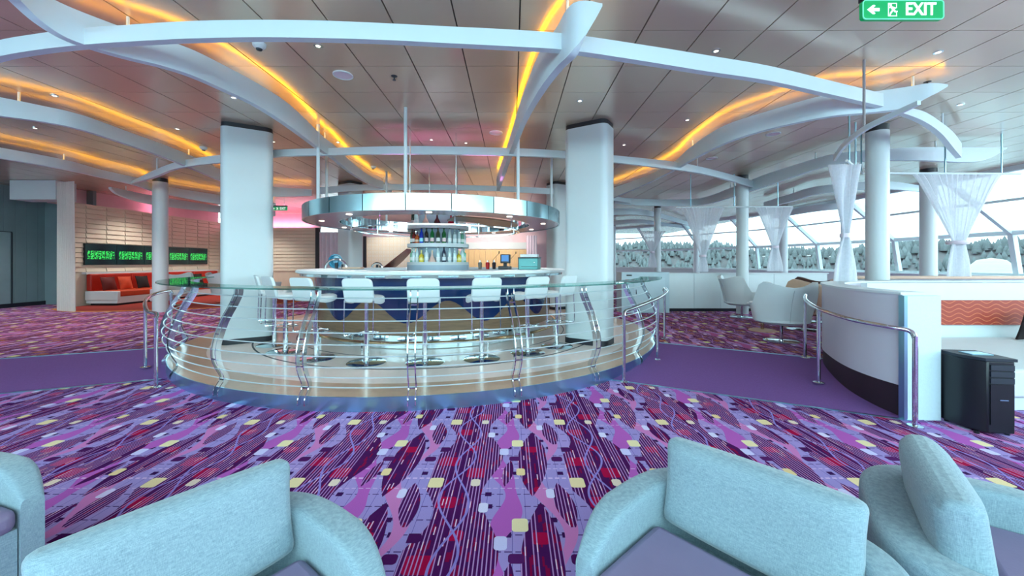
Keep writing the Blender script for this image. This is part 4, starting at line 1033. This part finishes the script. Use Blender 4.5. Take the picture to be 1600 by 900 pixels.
# outside: sea and wooded shore
sea = tag(obj('sea', MB().lathe([(30, -32), (900, -32)], 48), M['sea'], None, smooth=0), 'pale sea outside the windows', 'sea'); sea['kind'] = 'stuff'
hm = MB(); g = []
def hz(u, v):
    return (7+4*math.sin(u*3.1+.5)+2.5*math.sin(u*7.7)+1.2*math.sin(u*17)+.8*math.sin(u*41))*math.sin(min(1, v*1.6)*PI/2)
for j in range(9):
    v = j/8; row = []
    for i in range(141):
        a = math.radians(-6+102*i/140); r = 190+130*v
        row.append((r*math.sin(a), r*math.cos(a)+6, -32+max(0, 31*min(1, v*2)+hz(math.radians(-6+102*i/140), v))*1.0*(1 if v > 0 else 0)))
    g.append(row)
hill = obj('wooded_shore', hm.sheet(g), M['terrain'], None, smooth=80); tag(hill, 'hazy wooded hills outside the windows', 'hill')
tr_ = MB()
for k in range(4200):
    a = random.uniform(-6, 96); v = random.uniform(.30, 1); r = 190+130*v; ar = math.radians(a)
    z = -32+max(0, 31*min(1, v*2)+hz(ar, v)); h = random.uniform(2.5, 6); x, y = r*math.sin(ar), r*math.cos(ar)+6
    tr_.lathe([(h*.28, z+h*.15), (h*.20, z+h*.5), (0, z+h)], 6, (x, y, 0))
to = tag(obj('treeline', tr_, M['tree'], None, smooth=60), 'distant conifers on the hills outside', 'trees'); to['kind'] = 'stuff'
dm = thing('radome', 'pale rounded dome outside the right windows', 'dome', (60, 44, 0)); dm.location = (52, 42, -.7); dm.scale = (.4, .4, .4)
obj('shell', MB().lathe([(4.2, 0), (4.4, 2), (4.0, 4.4), (2.6, 6.0), (0, 6.6)], 24), mat('dome_cream', (176, 168, 156), .5), dm); obj('base', MB().cyl((0, 0, 0), 3.4, -60, .2, 20), M['white'], dm)

# ------------------------------------------------------------------ ceiling fittings
def ceil_at(px, py): p = atz(px, py, CEIL); return p
dl = None
spots = [(365, 152, 'left of the front left column'), (277, 201, 'above the upper left rib'), (85, 149, 'at the upper left near the first orange strip'), (55, 200, 'above the grey door'), (497, 71, 'below the large ring at top centre left'), (906, 157, 'above the front right column'), (1074, 187, 'right of the front right column'), (1119, 79, 'above the large ring at upper right'), (1466, 81, 'right of the exit sign'), (1501, 163, 'above the wide sheer curtain'), (674, 218, 'above the canopy centre left'), (728, 223, 'above the canopy centre right'), (528, 222, 'beside the long left rib'), (975, 226, 'just right of the front right column top'), (427, 221, 'just right of the front left column top')]
for i, (px, py, lb) in enumerate(spots):
    p = ceil_at(px, py); t = thing('downlight', 'small recessed downlight '+lb, 'downlight', (p.x, p.y, CEIL), 0, 'recessed ceiling downlights')
    obj('trim_ring', MB().ring(.024, .042, -.008, .004, 20), M['chrome'], t); obj('lens', MB().cyl((0, 0, 0), .024, -.003, .004, 16), M['lampwhite'], t)
for px, py, lb in ((536, 117, 'round white ceiling speaker left of the centre rods'), (775, 207, 'round white ceiling speaker above the canopy'), (1208, 209, 'round pale ceiling speaker at the right'), (1112, 247, 'small round pale ceiling speaker behind the middle ring')):
    p = ceil_at(px, py); t = thing('ceiling_speaker', lb, 'ceiling speaker', (p.x, p.y, CEIL), 0, 'ceiling speakers')
    obj('rim', MB().ring(.10, .115, -.012, .003, 28), M['white'], t); obj('grille', MB().lathe([(0, -.010), (.10, -.006), (.10, .003), (0, .003)], 28), M['drape'], t)
for px, py, lb in ((405, 74, 'white smoke detector under the large ring'), (583, 266, 'dome camera beside the long left rib'), (318, 236, 'white smoke detector left of the front left column')):
    p = ceil_at(px, py-6); t = thing('smoke_detector', lb, 'detector', (p.x, p.y, CEIL), 0, 'round ceiling detectors')
    obj('housing', MB().lathe([(0, -.06), (.035, -.055), (.06, -.03), (.065, 0), (0, 0)], 20), M['white'], t); obj('sensor', MB().lathe([(0, -.075), (.025, -.07), (.032, -.052), (0, -.05)], 16), M['black2'], t)
for px, py, lb in ((616, 119, 'sprinkler head above the bar'), (1449, 128, 'sprinkler head above the tip of the long right rib')):
    p = ceil_at(px, py); t = thing('sprinkler', lb, 'sprinkler', (p.x, p.y, CEIL), 0, 'sprinkler heads')
    obj('escutcheon', MB().lathe([(0, -.012), (.035, -.004), (.038, .002), (0, .002)], 16), M['black2'], t); obj('deflector', MB().cyl((0, 0, 0), .008, -.045, 0, 8).cyl((0, 0, 0), .02, -.05, -.045, 10), M['black2'], t)

# ------------------------------------------------------------------ exit signs
def text_mesh(body, size, m, ext=.002):
    cu = bpy.data.curves.new('lettering', 'FONT'); cu.body = body; cu.size = size; cu.extrude = ext; cu.align_x = 'CENTER'; cu.align_y = 'CENTER'; cu.offset = size*.018
    o = bpy.data.objects.new('tmp', cu); COL.objects.link(o); dg = bpy.context.evaluated_depsgraph_get(); me = bpy.data.meshes.new_from_object(o.evaluated_get(dg))
    bpy.data.objects.remove(o); me.materials.clear(); me.materials.append(m); return me
def exit_sign(label, loc, w, rz=0):
    h = w*.235; t = thing('exit_sign', label, 'exit sign', loc, rz, 'green exit signs'); k = w/.546
    P = rrect(w, h, h*.16, 5); R = Matrix.Rotation(PI/2, 4, 'X')
    obj('panel', MB().prism(P, -.012*k, .012*k, T=R), M['exit_green'], t)
    ro = MB(); Q = P+[P[0]]; ro.tube([tuple(R @ Vector((x*.985, y*.97, .012*k))) for x, y in P], .0045*k, 6, True); obj('rim', ro, M['exit_rim'], t)
    e = link('lettering', text_mesh('EXIT', .105*k, M['exit_white']), t, (w*.21, -.014*k, 0)); e.rotation_euler = (PI/2, 0, 0); e.scale = (.96, 1.12, 1)
    ar = [(-.372, 0), (-.335, .030), (-.322, .030), (-.318, .024), (-.333, .010), (-.290, .010), (-.290, -.010), (-.333, -.010), (-.318, -.024), (-.322, -.030), (-.335, -.030)]
    s_ = w/.546
    obj('arrow', MB().prism([((x+.13)*s_, y*s_) for x, y in ar], .010*k, .0145*k, T=R), M['exit_white'], t)
    pf = MB(); cx = -.072*s_
    for x0, y0, x1, y1, ww in ((-.028, -.042, -.028, .042, .004), (-.028, .042, .026, .042, .004), (.026, .042, .026, .012, .004), (-.028, -.042, .028, -.042, .005), (.026, -.018, .026, -.042, .004),
                               (-.012, .022, .006, .0, .014), (.006, .0, .018, -.014, .010), (.018, -.014, .03, -.012, .008), (.004, .0, -.012, -.022, .010), (-.012, -.022, -.018, -.036, .008), (-.010, .018, -.024, .012, .007), (0, .016, .02, .010, .007)):
        d = Vector((x1-x0, y1-y0)); l = d.length; a = math.atan2(d.y, d.x)
        pf.box((0, 0, 0), ((l+ww*.6)*s_, ww*s_, .004*k), T=R @ Matrix.Translation((cx+(x0+x1)/2*s_, (y0+y1)/2*s_, .0122*k)) @ Matrix.Rotation(a, 4, 'Z'))
    pf.lathe([(0, 0), (.008*s_, 0), (.008*s_, .004*k), (0, .004*k)], 12, T=R @ Matrix.Translation((cx-.014*s_, .033*s_, .0102*k)))
    obj('running_figure', pf, M['exit_white'], t)
    obj('bracket', MB().box((0, 0, h/2+.02), (w*.98, .05, .04)), M['dark'], t)
    obj('hanger', MB().cyl((-w*.3, 0, 0), .008, h/2+.03, CEIL-loc[2], 8).cyl((w*.3, 0, 0), .008, h/2+.03, CEIL-loc[2], 8), M['chrome'], t)
    return t
p = at(1408.5, 17, 2.6); exit_sign('green exit sign with left arrow hanging at the upper right', tuple(p), .546)
p = at(437, 326, 12.5); exit_sign('small far green exit sign right of the front left column', tuple(p), .5)

# ------------------------------------------------------------------ lamps of the room, with added fill spots
def spot_set():
    for x, y, e, c in ((-7, 9.0, 90, (1, .86, .76)), (-11.9, 13, 150, (1, .95, .86)), (-10.8, 15.8, 200, (1, .94, .85)), (-13.6, 9.6, 120, (.9, .97, 1)), (-9.5, 8.2, 100, (1, .82, .78)), (-3.5, 13.5, 90, (1, .85, .8)), (-1.5, 7.9, 60, (.9, .95, 1))):
        lamp('downlight_fill', 'SPOT', (x, y, CEIL-.03), e, c, .12, target=(x, y, 0), spot=math.radians(120), blend=.8)  # general downlight glow plus added fill for the left side and grey wall
spot_set()
for a_, b_, e_ in (((0, 18.3, 3.6), (-.5, 21.1, 1.7), 170), ((-1.9, 18.3, 3.6), (-2.0, 21.1, 1.7), 130), ((-6.2, 17.9, 3.6), (-6.2, 20, 1.4), 150)):
    lamp('stage_fill', 'SPOT', a_, e_, (1, .93, .82), .1, target=b_, spot=math.radians(95), blend=.8)  # added spots that brighten the oak wall and lattice, no fixtures modelled
lamp('cove_light', 'AREA', (-13.0, 14.4, 3.26), 22, (1, .36, .58), .12, 5.6, target=(-13.5, 14.4, 3.75))
lamp('cove_light', 'AREA', (-10.9, 17.55, 3.1), 12, (1, .36, .58), 3.6, .12, target=(-10.9, 17.9, 3.6))
for k in range(10):
    p = pol(2.14, 36*k+7, 2.185); lamp('canopy_fill', 'SPOT', p, 26, (.92, .98, 1), .06, target=pol(2.75, 36*k+7, 0), spot=math.radians(130), blend=.9)  # added ring of spots to brighten the stone dais
for dg, r in ((10, .9), (40, 1.5), (-20, 1.2), (120, 1.2), (200, 1.4)):
    p = pol(r, dg, 2.75); lamp('canopy_uplight', 'SPOT', p, 9, (1, .25, .75), .05, target=(p.x, p.y, 4), spot=math.radians(70))
